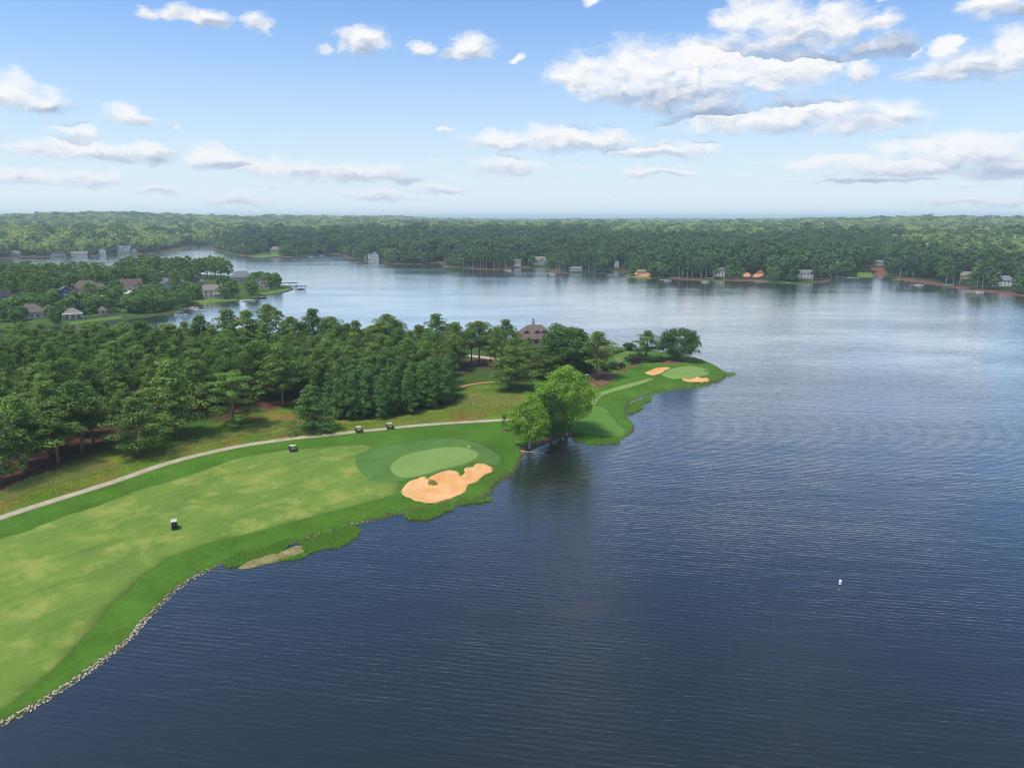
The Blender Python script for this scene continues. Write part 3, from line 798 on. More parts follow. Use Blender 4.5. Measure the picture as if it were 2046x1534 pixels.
# ------------------------------------------------------------------ foliage meshes
def leaf_cloud(name, centers, radii, per, size, mat, up=0.35, seedv=0, flat=0.7, jitter=0.5, aspect=0.62):
    """many small leaf faces set on the shells of foliage clumps"""
    g_ = np.random.default_rng(seedv)
    centers = np.asarray(centers, float); radii = np.asarray(radii, float)
    N = len(centers) * per
    ci = np.repeat(np.arange(len(centers)), per)
    d = g_.normal(size=(N, 3)); d[:, 2] += up
    d /= np.linalg.norm(d, axis=1)[:, None]
    rad = radii[ci][:, None] * np.clip(g_.normal(0.9, 0.17, (N, 1)), 0.35, 1.25)
    pos = centers[ci] + d * rad * np.array([1, 1, flat])
    nrm = d + g_.normal(size=(N, 3)) * jitter
    nrm[:, 2] += 0.25
    nrm /= np.linalg.norm(nrm, axis=1)[:, None]
    t = np.cross(nrm, g_.normal(size=(N, 3))); t /= np.linalg.norm(t, axis=1)[:, None]
    b_ = np.cross(nrm, t)
    s = size * g_.uniform(0.65, 1.35, (N, 1))
    Vv = np.stack([pos + t * s, pos + b_ * s * aspect, pos - t * s * 0.8, pos - b_ * s * aspect], 1).reshape(-1, 3)
    Qv = np.arange(N * 4).reshape(N, 4)
    me = np_mesh(name, Vv, quads=Qv, mats=[mat])
    clump_t = g_.random(len(centers))
    tint = np.clip(0.55 * clump_t[ci] + 0.45 * g_.random(N), 0, 1)
    a = me.attributes.new('tint', 'FLOAT', 'POINT')
    a.data.foreach_set('value', np.repeat(tint, 4).astype(np.float32))
    return me
def trunk_mesh(name, H, r0, top, limbs, mat, seedv, lean=0.03, n=8):
    g_ = random.Random(seedv)
    mb = MB()
    pts, rad = [], []
    k = 7
    dx, dy = g_.uniform(-lean, lean), g_.uniform(-lean, lean)
    for i in range(k + 1):
        t = i / k
        z = top * H * t
        pts.append((dx * z + 0.15 * math.sin(t * 5 + seedv), dy * z + 0.15 * math.cos(t * 4 + seedv) - 0.15, z - (0.4 if i == 0 else 0)))
        rad.append(r0 * (1 - 0.78 * t) * (1.35 if i == 0 else 1))
    mb.tube(pts, rad, n)
    for c in limbs:
        c = Vector(c)
        z0 = min(max(c.z - 0.45 * math.hypot(c.x, c.y) - 0.4, 0.12 * H), top * H * 0.97)
        t = z0 / (top * H)
        s0 = Vector((dx * z0 + 0.15 * math.sin(t * 5 + seedv), dy * z0 + 0.15 * math.cos(t * 4 + seedv) - 0.15, z0))
        mid = s0.lerp(c, 0.55) + Vector((0, 0, -0.08 * (c - s0).length))
        rr = r0 * 0.34 * (1 - 0.6 * t)
        mb.tube([s0, mid, c], [rr, rr * 0.65, rr * 0.25], 5)
    return mb.mesh(name, mat, True)

def pine_variant(seedv, H=18.0, Rm=5.2, z0=0.40, mat='pine', barkm='bark', shape='round', per=66, leaf=0.33, nb=38):
    g_ = random.Random(seedv)
    C, Rd, limbs = [], [], []
    az_ = g_.uniform(0, 6.28)
    for i in range(nb):
        t = (i + 0.5) / nb
        z = H * (z0 + (0.94 - z0) * t) + g_.uniform(-0.5, 0.5)
        if shape == 'spire': prof = (0.45 + 0.55 * min(1, t / 0.22)) * max(0.10, 1 - max(0, (t - 0.22) / 0.78) ** 1.45) * 1.03
        elif shape == 'round': prof = (math.sin(math.pi * (0.20 + 0.74 * t))) ** 0.75
        elif shape == 'cone': prof = (1 - t) ** 0.75 * 0.95 + 0.12
        else: prof = 0.55 + 0.45 * math.sin(math.pi * (0.1 + 0.8 * t))
        az_ += 2.399 + g_.uniform(-0.5, 0.5)
        if g_.random() < 0.10: continue
        L = Rm * prof * g_.uniform(0.72, 1.08)
        rise = g_.uniform(0.0, 0.35) * L * 0.6 - (0.15 * L if t < 0.25 else 0)
        for f_ in ((0.52, 0.97) if L > 1.8 else (0.75,)):
            rr = (0.62 + 0.15 * Rm * 0.9) * g_.uniform(0.65, 1.2) * (1.0 if f_ > 0.6 else 0.95)
            C.append((math.cos(az_) * L * f_ + g_.uniform(-.3, .3), math.sin(az_) * L * f_ + g_.uniform(-.3, .3), z + rise * f_ + g_.uniform(-.25, .25)))
            Rd.append(rr * (0.75 if shape == 'cone' and t > 0.7 else 1))
        if i % 2 == 0: limbs.append((math.cos(az_) * L * 0.9, math.sin(az_) * L * 0.9, z + rise * 0.9))
    for q_ in range(3):
        C.append((g_.uniform(-.6, .6), g_.uniform(-.6, .6), H * 0.955 + g_.uniform(-.4, .2))); Rd.append(0.9 if shape != 'cone' else 0.6)
    return C, Rd, limbs
def broad_variant(seedv, H, Rm, zc0, n, rr):
    g_ = random.Random(seedv)
    C, Rd, limbs = [], [], []
    hz = (H - zc0 * H) / 2; zc = zc0 * H + hz
    while len(C) < n:
        v = Vector((g_.gauss(0, 1), g_.gauss(0, 1), g_.gauss(0, 1))).normalized()
        k = g_.uniform(0.35, 1.0) ** 0.4
        wob = 1 + 0.20 * math.sin(3 * math.atan2(v.y, v.x) + seedv) * (1 - abs(v.z)) + 0.13 * math.sin(5 * v.z + seedv * 2)
        c = Vector((v.x * (Rm - rr * 0.6) * wob, v.y * (Rm - rr * 0.6) * wob, v.z * (hz - rr * 0.5))) * k
        if v.z < -0.55 and g_.random() < 0.5: continue
        C.append((c.x, c.y, zc + c.z)); Rd.append(rr * g_.uniform(0.65, 1.2))
        if len(C) % 6 == 0: limbs.append((c.x * 0.9, c.y * 0.9, zc + c.z * 0.9))
    return C, Rd, limbs
PROTO = {}
def make_tree(key, name, spec, H, leafmat, barkmat, per, leaf, r0, top, seedv, **kw):
    C, Rd, limbs = spec
    root = bpy.data.objects.new(name, None); root.empty_display_size = 0.5
    trunk = bpy.data.objects.new('trunk', trunk_mesh('trunk_' + key, H, r0, top, limbs, MAT[barkmat], seedv)); trunk.parent = root
    crown = bpy.data.objects.new('crown', leaf_cloud('crown_' + key, C, Rd, per, leaf, MAT[leafmat], seedv=seedv, **kw)); crown.parent = root
    PROTO[key] = (root, H)
for i, (sh, z0, Rm) in enumerate([('spire', .28, 4.5), ('spire', .36, 4.2), ('round', .34, 4.3), ('spire', .42, 4.7), ('spire', .32, 4.0), ('round', .42, 4.4)]):
    make_tree('pine%d' % i, 'pine_tree', pine_variant(40 + i, 18, Rm, z0, shape=sh), 18, 'pine', 'bark', 96, 0.23, 0.30, 0.9, 40 + i, jitter=0.6)
for i, Rm in enumerate([5.2, 4.8]):
    make_tree('lowpine%d' % i, 'pine_tree', pine_variant(60 + i, 16, Rm, 0.18, shape='spire', nb=44), 16, 'pine', 'bark', 96, 0.23, 0.30, 0.9, 60 + i)
make_tree('lightpine', 'pine_tree', pine_variant(70, 16, 5.0, 0.16, shape='col', nb=28), 16, 'pine_light', 'bark', 110, 0.24, 0.30, 0.92, 70, flat=0.5)
for i, Rm in enumerate([3.1, 2.8, 3.3]):
    make_tree('young%d' % i, 'young_pine', pine_variant(80 + i, 14, Rm, 0.06, shape='spire', nb=40), 14, 'pine_young', 'bark', 90, 0.21, 0.17, 0.93, 80 + i)
make_tree('cone', 'young_pine', pine_variant(86, 13, 4.2, 0.04, shape='cone', nb=52), 13, 'pine_young', 'bark', 90, 0.21, 0.2, 0.93, 86)
make_tree('syc0', 'sycamore_tree', broad_variant(91, 21, 8.4, 0.10, 210, 1.75), 21, 'leaf_bright', 'bark_pale', 105, 0.26, 0.45, 0.75, 91, flat=0.85)
make_tree('syc1', 'sycamore_tree', broad_variant(92, 16, 6.2, 0.03, 150, 1.6), 16, 'leaf_bright', 'bark_pale', 105, 0.26, 0.35, 0.8, 92, flat=0.85)
make_tree('oak', 'oak_tree', broad_variant(93, 14, 7.6, 0.06, 150, 1.5), 14, 'leaf_dark', 'bark', 100, 0.26, 0.4, 0.7, 93, flat=0.85)
make_tree('dark', 'broadleaf_tree', broad_variant(94, 15, 4.6, 0.03, 100, 1.3), 15, 'leaf', 'bark', 100, 0.25, 0.3, 0.8, 94, flat=0.85)
make_tree('shrub', 'shrub', broad_variant(95, 3.2, 2.2, 0.02, 26, 0.75), 3.2, 'leaf', 'bark', 60, 0.20, 0.08, 0.6, 95)
make_tree('purple', 'shrub', broad_variant(96, 2.6, 1.9, 0.02, 24, 0.7), 2.6, 'leaf_purple', 'bark', 60, 0.19, 0.07, 0.6, 96)
make_tree('bush', 'shrub', broad_variant(97, 5.5, 3.2, 0.05, 46, 0.95), 5.5, 'leaf_dark', 'bark', 60, 0.25, 0.12, 0.6, 97)
make_tree('sapling', 'sapling', pine_variant(98, 4.6, 1.25, 0.28, shape='cone', nb=16), 4.6, 'pine', 'bark', 40, 0.16, 0.05, 0.95, 98)
# middle-distance trees (seen from 450 m and more)
for i, (sh, z0, Rm) in enumerate([('round', .36, 5.4), ('round', .46, 5.0), ('col', .30, 4.6)]):
    make_tree('mpine%d' % i, 'tall_pine', pine_variant(110 + i, 20, Rm, z0, shape=sh, nb=16), 20, 'pine', 'bark', 30, 0.62, 0.30, 0.9, 110 + i)
for i, (H_, Rm) in enumerate([(13, 5.6), (11, 4.6), (15, 5.2)]):
    make_tree('mbroad%d' % i, 'broadleaf_tree', broad_variant(120 + i, H_, Rm, 0.10, 40, 1.55), H_, 'leaf', 'bark', 26, 0.62, 0.3, 0.7, 120 + i)

def plant(key, loc, height, rz=None, wid=None, name=None, label=None, cat='tree', group=None):
    root, H_ = PROTO[key]
    s = height / H_
    w = s if wid is None else wid
    c = copy_thing(root, loc, random.uniform(0, 6.28) if rz is None else rz, (w, w, s))
    if name: c.name = name
    return tag(c, label, cat, group)
def plant_px(key, px, base_py, top_py, label, cat='tree', wid_px=None, group=None, name=None, rz=None):
    q_ = g1p(px, base_py)
    h_ = top_height(top_py, q_) - q_[2]
    wid = None
    if wid_px:
        c = PROTO[key][0].children
        me = [k_ for k_ in c if k_.name.startswith('crown')][0].data
        if '_w' not in me:
            co = np.empty(len(me.vertices) * 3, np.float32); me.vertices.foreach_get('co', co); co = co.reshape(-1, 3)
            me['_w'] = float(np.percentile(np.abs(co[:, :2]), 98))
        dist = math.sqrt(q_[0] ** 2 + q_[1] ** 2 + CAM_H ** 2)
        wid = wid_px / 2 / FPX * dist * 0.98 / me['_w']
    return plant(key, q_, h_, rz, wid, name, label, cat, group)

taken = []          # (x, y, radius)
def place(key, px, b, t, label, w=None, **kw):
    o = plant_px(key, px, b, t, label, wid_px=w, **kw)
    taken.append((o.location.x, o.location.y))
    return o
# --- trees that stand out
place('pine0', 50, 946, 786, 'pine with reddish straw round its bare trunk, first by the shaded straw bed', 92)
place('pine3', 116, 926, 800, 'pine with a pale bare trunk forking below the crown at the wood edge', 92)
place('lowpine0', 279, 907, 793, 'rounded dark pine standing alone before the wood', 98)
place('lowpine1', 351, 873, 716, 'broad tall pine behind the lone rounded pine', 104)
place('lightpine', 470, 852, 742, 'light green pine with open tiers of branches down to the ground', 100)
place('pine1', 165, 905, 760, 'pine just behind the pale-trunked forked pine', 92)
place('pine4', 565, 812, 690, 'slim pine with a bare trunk left of the young plantation', 70)
place('pine5', 518, 800, 680, 'bare-trunked pine above the light green tiered pine', 66)
place('cone', 627, 861, 768, 'dense dark conical pine at the end of the plantation', 78, name='young_pine')
place('lowpine1', 1022, 778, 690, 'bushy pine at the meadow corner beyond the plantation', 84)
place('pine1', 1192, 757, 662, 'pine with a pale trunk rising from the red straw bed', 66)
place('dark', 1128, 748, 643, 'tall leafy tree in front of the brown-roofed house', 86)
place('lowpine0', 1090, 756, 690, 'dark pine left of the tall leafy tree by the brown-roofed house', 62)
place('dark', 1158, 742, 690, 'low dark tree beside the pale-trunked pine', 52)
place('pine0', 1292, 716, 660, 'pine with visible limbs next to the round oak on the point', 56)
place('oak', 1357, 718, 656, 'round dark oak on the tip of the point', 78)
place('bush', 1257, 700, 684, 'small round tree on the garden lawn by the water', 26)
place('syc0', 1132, 868, 730, 'tall bright yellow-green sycamore at the water edge', 104)
place('oak', 1101, 877, 778, 'dark leafy tree squeezed between the two sycamores', 62)
place('syc1', 1058, 896, 790, 'smaller sycamore leaning over the cove beside the bare bank', 76)
place('dark', 1120, 872, 800, 'low dark tree filling the foot of the tall sycamore', 54)
place('sapling', 1007, 861, 830, 'thin sapling in a round mulch ring by the cart path', 13)
for k_, (px_, b_, t_, w_) in enumerate([(545, 728, 607, 60), (500, 730, 618, 70), (462, 728, 616, 66), (630, 732, 616, 60), (665, 735, 632, 54), (715, 735, 640, 52), (780, 730, 627, 66), (838, 732, 648, 60),
                                       (872, 726, 625, 60), (905, 728, 645, 50), (958, 730, 640, 58), (1012, 727, 638, 56), (590, 735, 632, 56), (408, 735, 628, 70), (350, 738, 645, 70), (290, 735, 640, 70)]):
    place(['pine2', 'pine0', 'pine4', 'pine1', 'pine5', 'pine3'][k_ % 6], px_, b_, t_, 'tall pine on the far edge of the wood, its crown against the lake', w_, group='skyline pines of the near wood')
# --- the young plantation
pl_w = ground_at(*np.array([(652,842),(700,842),(790,834),(850,820),(914,812),(912,792),(850,790),(760,792),(680,800),(650,815)]).T)
lo, hi = pl_w.min(0), pl_w.max(0)
cnt = 0
for yy in np.arange(lo[1], hi[1], 4.3):
    for xx in np.arange(lo[0], hi[0], 4.1):
        x0, y0 = xx + random.uniform(-.9, .9), yy + random.uniform(-.9, .9)
        if sdf(pl_w, [x0], [y0])[0] < 0.3: continue
        plant('young%d' % random.randrange(3), (x0, y0, T1((x0, y0))), random.uniform(12.6, 16.2), name='young_pine',
              label='slender young pine in the dense plantation block', group='young pines of the plantation')
        taken.append((x0, y0)); cnt += 1
# --- the pine wood
wood_tree_px = [(-420,1090),(-200,1036),(0,972),(40,948),(100,930),(150,915),(215,870),(300,850),(400,835),(520,800),(610,795),(660,805),(700,795),(905,782),(930,752),(985,752),(1060,760),(1090,748),(1150,728),(1165,716),
 (1060,714),(900,722),(760,722),(620,724),(500,724),(380,724),(200,724),(0,722),(-420,722)]
ww = ground_at(*np.array(wood_tree_px, float).T)
clear = [ground_at(*np.array(q_, float).T) for q_ in ([(180,850),(215,800),(235,800),(240,850),(225,895),(190,890)], [(395,840),(420,790),(440,790),(450,840)], [(895,790),(915,735),(985,735),(990,785)], [(900,716),(1040,730),(1030,718),(920,704)])]
lo, hi = ww.min(0), ww.max(0)
tried = 0; wood_n = 0
tk = list(taken)
house_keep = [g1p(1068, 704)[:2], g1p(650, 712)[:2]]
WOOD_MARKS = [(*g1p(a_, b_)[:2], c_) for a_, b_, c_ in [(30, 930, 'beside the shaded red straw bed'), (130, 905, 'behind the forked pale-trunked pine'), (100, 800, 'deep behind the forked pale-trunked pine'), (290, 860, 'behind the lone rounded pine'),
    (260, 770, 'bordering the small grass gap'), (480, 800, 'behind the light green tiered pine'), (420, 760, 'near the second grass gap'), (600, 780, 'left of the young plantation'), (760, 760, 'behind the young plantation'), (650, 730, 'around the grey house'),
    (980, 755, 'beside the sandy trail'), (1100, 735, 'around the brown-roofed stone house'), (300, 735, 'at the back towards the inlet'), (60, 735, 'at the back opposite the low grey-brown house')]]
while tried < 9000:
    tried += 1
    x0, y0 = random.uniform(lo[0], hi[0]), random.uniform(lo[1], hi[1])
    if x0 / y0 < -0.78: continue
    dmin = min((x0 - a) ** 2 + (y0 - b) ** 2 for a, b in tk)
    if dmin < 6.6 ** 2: continue
    if sdf(ww, [x0], [y0])[0] < 0: continue
    if any(sdf(c_, [x0], [y0])[0] > 0 for c_ in clear): continue
    if any((x0 - h_[0]) ** 2 + (y0 - h_[1]) ** 2 < 16 ** 2 for h_ in house_keep): continue
    tk.append((x0, y0))
    hgt_ = random.uniform(14.0, 21.0) if y0 < 290 else random.uniform(15.5, 20.5)
    key = random.choice(['pine0', 'pine1', 'pine2', 'pine3', 'pine4', 'pine5', 'lowpine0', 'lowpine1'])
    if random.random() < 0.04: key = 'dark'
    if x0 > 8: hgt_ *= 0.86
    ppx, ppy = proj(x0, y0, T1((x0, y0)) + hgt_)
    if 1028 < ppx < 1104 and ppy < 688: hgt_ *= 0.66
    if ppy < 640: hgt_ *= 0.85
    mark = min(WOOD_MARKS, key=lambda m_: (m_[0] - x0) ** 2 + (m_[1] - y0) ** 2)[2]
    o = plant(key, (x0, y0, T1((x0, y0))), hgt_, wid=hgt_ / PROTO[key][1] * random.uniform(0.98, 1.28),
              label='dark green pine of the near wood, ' + mark if key != 'dark' else 'leafy broadleaf tree growing among the pines of the near wood',
              group='pines of the near wood' if key != 'dark' else 'broadleaf trees in the near wood')
    wood_n += 1
print('wood', wood_n, 'plantation', cnt)
# --- shrubs by the garden on the point
for px_, b_, t_, w_, k_, lab in [(1242,736,724,14,'purple','lone round purple shrub left of the purple hedge'),(1262,728,716,14,'purple','purple-leaved shrub in the hedge'),(1272,726,714,15,'purple','purple-leaved shrub in the hedge'),(1283,724,713,15,'purple','purple-leaved shrub in the hedge'),
                                (1254,722,710,15,'shrub','green shrub on the lawn behind the purple hedge'),(1264,720,705,17,'shrub','green shrub on the lawn behind the purple hedge'),(1300,723,711,22,'bush','dark evergreen bush between the pine and the round oak'),(1318,722,710,22,'bush','dark evergreen bush beside the round oak'),
                                (1278,718,705,20,'bush','dark bush under the pine beside the oak'),(1225,738,722,20,'bush','dark bush behind the straw bed'),(1208,742,726,22,'bush','dark bush behind the straw bed'),(1176,742,727,24,'bush','dark bush behind the straw bed'),(1240,703,696,14,'shrub','low shrub at the back edge of the garden lawn'),(1230,706,698,14,'shrub','low shrub at the back edge of the garden lawn')]:
    place(k_, px_, b_, t_, lab, w_, cat='shrub', group='shrubs of the point garden')

HOUSES = []
# ------------------------------------------------------------------ houses
def gable_roof(w, d, h0, rh, over=0.5, axis='x'):
    mb = MB()
    if axis == 'x':      # ridge along x
        y1 = d / 2 + over
        mb.prism([(-y1, h0 - 0.15), (0, h0 + rh), (y1, h0 - 0.15), (y1, h0 - 0.4), (0, h0 + rh - 0.3), (-y1, h0 - 0.4)], -w / 2 - over, w / 2 + over, 'x')
    else:
        x1 = w / 2 + over
        mb.prism([(-x1, h0 - 0.15), (0, h0 + rh), (x1, h0 - 0.15), (x1, h0 - 0.4), (0, h0 + rh - 0.3), (-x1, h0 - 0.4)], -d / 2 - over, d / 2 + over, 'y')
    return mb
def hip_roof(w, d, h0, rh, over=0.6):
    mb = MB()
    x1, y1 = w / 2 + over, d / 2 + over
    rl = max(w - d, 0.6) / 2 if w >= d else 0.3
    rd = 0.0 if w >= d else (d - w) / 2
    b_ = [(-x1, -y1, h0), (x1, -y1, h0), (x1, y1, h0), (-x1, y1, h0)]
    c_ = [(p_[0], p_[1], h0 - 0.25) for p_ in b_]
    t_ = [(-rl, -rd, h0 + rh), (rl, -rd, h0 + rh), (rl, rd + 0.01, h0 + rh), (-rl, rd + 0.01, h0 + rh)]
    bv = [mb.bm.verts.new(p_) for p_ in b_]; tv = [mb.bm.verts.new(p_) for p_ in t_]; cv = [mb.bm.verts.new(p_) for p_ in c_]
    for i in range(4):
        j = (i + 1) % 4
        mb.bm.faces.new((bv[i], bv[j], tv[j], tv[i])); mb.bm.faces.new((cv[i], cv[j], bv[j], bv[i]))
    mb.bm.faces.new(tv); mb.bm.faces.new(cv[::-1])
    return mb
def shift(mb, ox, oy, oz=0.0):
    bmesh.ops.translate(mb.bm, verts=mb.bm.verts, vec=(ox, oy, oz)); return mb
def window(root, x, y, z, w, h, side, trim, arch=False):
    """framed window set on a wall; side: 'f' front (-y), 'b', 'l', 'r'"""
    fr = MB(); pn = MB()
    fr.box((0, -0.04, 0), (w + 0.3, 0.12, h + 0.3)); pn.box((0, -0.115, 0), (w, 0.05, h))
    if arch:
        k = [(math.cos(a) * w / 2, h / 2 + math.sin(a) * w / 2) for a in np.linspace(0, math.pi, 8)]
        pn.prism(k, -0.14, -0.09)
    fr.box((0, -0.15, 0), (0.08, 0.03, h))
    rot = {'f': 0, 'r': math.pi / 2, 'b': math.pi, 'l': -math.pi / 2}[side]
    M = Matrix.Translation((x, y, z)) @ Matrix.Rotation(rot, 4, 'Z')
    for q_ in (fr, pn): bmesh.ops.transform(q_.bm, matrix=M, verts=q_.bm.verts)
    o = fr.build('window', trim, root)
    pn.build('pane', MAT['glass'], o)
def house(px, py, label, vols, wall, roof, trim='white', yaw=0.0, chimneys=(), door=True, dormers=(), porch=None, cat='house', deck=None, sc=1.0, loc=None):
    q_ = g1p(px, py) if loc is None else loc
    root = empty('house', (q_[0], q_[1], q_[2]), math.atan2(-q_[0], q_[1]) + yaw, sc)
    tag(root, label, cat)
    HOUSES.append((q_[0], q_[1], ' '.join(label.split()[:6])))
    for (ox, oy, w, d, h, rt, rh, nst) in vols:
        MB().box((ox, oy, h / 2 - 1.0), (w, d, h + 2.0)).build('wall', MAT[wall], root)
        if rt == 'hip': rb = hip_roof(w, d, h + 0.02, rh)
        elif rt == 'gx':
            rb = gable_roof(w, d, h + 0.05, rh)
            MB().prism([(-d / 2, h - 0.02), (0, h + rh - 0.4), (d / 2, h - 0.02)], ox - w / 2 + 0.01, ox + w / 2 - 0.01, 'x').build('gable', MAT[wall], root).location = (0, oy, 0)
        else:
            rb = gable_roof(w, d, h + 0.05, rh, axis='y')
            MB().prism([(-w / 2, h - 0.02), (0, h + rh - 0.4), (w / 2, h - 0.02)], oy - d / 2 + 0.01, oy + d / 2 - 0.01, 'y').build('gable', MAT[wall], root).location = (ox, 0, 0)
        shift(rb, ox, oy).build('roof', MAT[roof], root)
        for s_ in range(nst):
            zc = 1.7 + s_ * 3.0
            nw = max(1, int(w / 3.2))
            for k_ in range(nw):
                x0 = ox + (k_ + 0.5 - nw / 2) * w / nw
                window(root, x0, oy - d / 2, zc, 1.2, 1.7, 'f', MAT[trim])
            for sd, sgn in (('r', 1), ('l', -1)):
                for k_ in range(max(1, int(d / 4.5))):
                    y0 = oy + (k_ + 0.5 - max(1, int(d / 4.5)) / 2) * d / max(1, int(d / 4.5))
                    window(root, ox + sgn * w / 2, y0, zc, 1.1, 1.6, sd, MAT[trim])
        if rt == 'gy' and w > 5:
            window(root, ox, oy - d / 2, h + rh * 0.28, 1.3, 1.4, 'f', MAT[trim], arch=True)
    for (cx, cy2, top) in chimneys:
        ch = MB().box((cx, cy2, top / 2), (1.3, 1.0, top), bev=0.03).build('chimney', MAT['stone'], root)
        MB().tube([(cx, cy2, top), (cx, cy2, top + 0.9)], 0.28, 8).build('flue', MAT['blackpaint'], ch)
    for (dx_, dy_, dz_) in dormers:
        dm_ = MB().box((dx_, dy_ + 0.9, dz_), (1.7, 2.2, 1.5)).build('dormer', MAT[wall], root)
        shift(gable_roof(1.9, 2.4, dz_ + 0.76, 0.8, 0.25, 'y'), dx_, dy_ + 0.9).build('dormer_roof', MAT[roof], dm_)
        MB().box((dx_, dy_ - 0.23, dz_), (1.1, 0.08, 1.1)).build('pane', MAT['glass'], dm_)
    if door:
        ox, oy, w, d = vols[0][:4]
        dd = MB().box((ox + w * 0.16 + 0.8, oy - d / 2 - 0.05, 1.05), (1.1, 0.14, 2.1)).build('door', MAT['wood'], root)
        MB().box((ox + w * 0.16 + 1.2, oy - d / 2 - 0.14, 1.05), (0.08, 0.08, 0.2)).build('handle', MAT['metal'], dd)
    if porch:
        (x0, x1, y0, dep, ph, n_) = porch
        MB().box(((x0 + x1) / 2, y0 - dep / 2, ph), (x1 - x0, dep, 0.3)).build('porch_roof', MAT[trim], root)
        for k_ in range(n_):
            MB().box((x0 + 0.2 + (x1 - x0 - 0.4) * k_ / (n_ - 1), y0 - dep + 0.2, ph / 2 - 0.6), (0.35, 0.35, ph + 1.0)).build('column', MAT[trim], root)
    if deck:
        (x0, x1, y0, dep, ph, n_) = deck
        MB().box(((x0 + x1) / 2, y0 - dep / 2, ph), (x1 - x0, dep, 0.25)).build('deck', MAT['offwhite'], root)
        rl = MB()
        rl.box(((x0 + x1) / 2, y0 - dep + 0.06, ph + 1.05), (x1 - x0, 0.1, 0.1))
        for k_ in range(int((x1 - x0) / 0.5)): rl.box((x0 + 0.2 + k_ * 0.5, y0 - dep + 0.06, ph + 0.55), (0.06, 0.06, 0.95))
        rl.build('railing', MAT['white'], root)
        for k_ in range(n_):
            MB().box((x0 + 0.2 + (x1 - x0 - 0.4) * k_ / (n_ - 1), y0 - dep + 0.3, ph / 2 - 0.8), (0.3, 0.3, ph + 1.4)).build('post', MAT['white'], root)
    return root
# near shore
house(1068, 700, 'large stone house with brown shingle roof and three dormers behind the wood', [(0, 0, 17, 11, 6.0, 'hip', 5.2, 2), (9.5, -2, 9, 8, 4.6, 'hip', 3.4, 1)], 'stone', 'roof_brown', yaw=0.15,
      chimneys=[(-0.5, 1.0, 12.8)], dormers=[(-4, -3.4, 8.0), (0.6, -3.4, 8.0), (3.4, -3.4, 8.0)], sc=1.15)
house(1158, 716, 'stone house with grey roof hidden behind the pines by the red straw bed', [(0, 0, 12, 9, 4.2, 'hip', 3.4, 1), (5.2, -3, 6, 6, 3.6, 'gy', 2.6, 1)], 'stone', 'roof_grey', yaw=0.1, chimneys=[(3, 1, 8)])
house(650, 712, 'grey house glimpsed through the middle of the pine wood', [(0, 0, 16, 10, 5.6, 'hip', 4.0, 2), (-8, -2.5, 8, 7, 4, 'gy', 3, 1)], 'greysiding', 'roof_grey', yaw=0.1)
# residential point
house(132, 596, 'slate blue house with white porch arches', [(0, 0, 11, 9, 5.6, 'gy', 3.6, 2), (-4.6, -3.0, 4.2, 5, 5.4, 'gy', 2.4, 2), (7, -1, 5, 6, 3.2, 'gx', 2, 1)], 'bluepaint', 'roof_brown', porch=(-2, 9, -4.5, 2.6, 3.0, 6), yaw=0.1)
house(174, 588, 'large tan brick house with brown hip roof and stone chimney', [(0, 0, 21, 12, 4.6, 'hip', 7.0, 1), (10, -2, 12, 9, 4.2, 'hip', 4.8, 1), (-9, -4, 6, 6, 5.0, 'gy', 3.6, 1)], 'tanbrick', 'roof_brown', chimneys=[(-9.5, -1, 9.5)], yaw=-0.05, porch=(-3, 1, -6, 2, 3.4, 2))
house(262, 580, 'cream house with red-brown roof and a wide garage court', [(0, 0, 18, 11, 4.2, 'gx', 5.6, 1), (-8, -3.5, 6, 7, 4.0, 'gy', 4.2, 1), (7.5, -3, 6, 6, 3.8, 'gy', 3.4, 1)], 'cream', 'roof_red', chimneys=[(-6, 2, 10.5)], yaw=-0.12)
house(330, 575, 'white gabled house behind the bare pine trunks', [(0, 0, 14, 9, 4.6, 'gx', 4.5, 1), (4, -3, 5, 6, 4.4, 'gy', 3.6, 1)], 'white', 'roof_grey')
house(378, 572, 'long grey-roofed house in the shade of the tall pines', [(0, 0, 26, 11, 4.2, 'hip', 5.4, 1), (-10, -3.5, 6, 6, 4, 'gy', 3.2, 1)], 'greysiding', 'roof_grey', chimneys=[(2, 0, 10)])
house(421, 594, 'cream two-storey house with brown gables and a white raised deck', [(0, 0, 11, 10, 6.6, 'gx', 3.8, 2), (7, -1.5, 7, 8, 6.4, 'gy', 3.6, 2)], 'cream', 'roof_tan', deck=(2, 11, -5.5, 3.2, 3.2, 4), chimneys=[(9.2, 1, 11.5)], yaw=0.1)
house(484, 563, 'house with a big slate-grey hip roof above the point', [(0, 0, 22, 13, 5, 'hip', 6.2, 1), (7, -4, 8, 7, 4.6, 'hip', 3.6, 1)], 'beige', 'roof_grey')
house(518, 576, 'narrow tan house with a cream gable near the point docks', [(0, 0, 9, 10, 6, 'gy', 4.4, 2), (6, -1, 6, 7, 4.6, 'hip', 3.2, 1)], 'cream', 'roof_red')
house(64, 634, 'low house with grey-brown hip roofs at the inlet', [(0, 0, 17, 12, 3.8, 'hip', 5, 1), (10, -1, 10, 9, 3.6, 'hip', 4.2, 1), (-9, 1, 9, 8, 3.6, 'gx', 3.6, 1)], 'beige', 'roof_brown')
house(146, 636, 'brown-roofed pavilion with white corner piers on the sea wall', [(0, 0, 10, 8, 3.6, 'hip', 3.4, 1)], 'offwhite', 'roof_tan', porch=(-6, 6, -4, 3, 3.6, 4), cat='pavilion')
house(206, 628, 'small garden pavilion with a pointed brown roof', [(0, 0, 5.2, 5.2, 3.0, 'hip', 2.6, 1)], 'tanbrick', 'roof_brown', cat='pavilion')
house(10, 603, 'dark-roofed house under tall pines by the frame edge', [(0, 0, 20, 11, 4.2, 'gx', 5.2, 1)], 'greysiding', 'roof_dark')
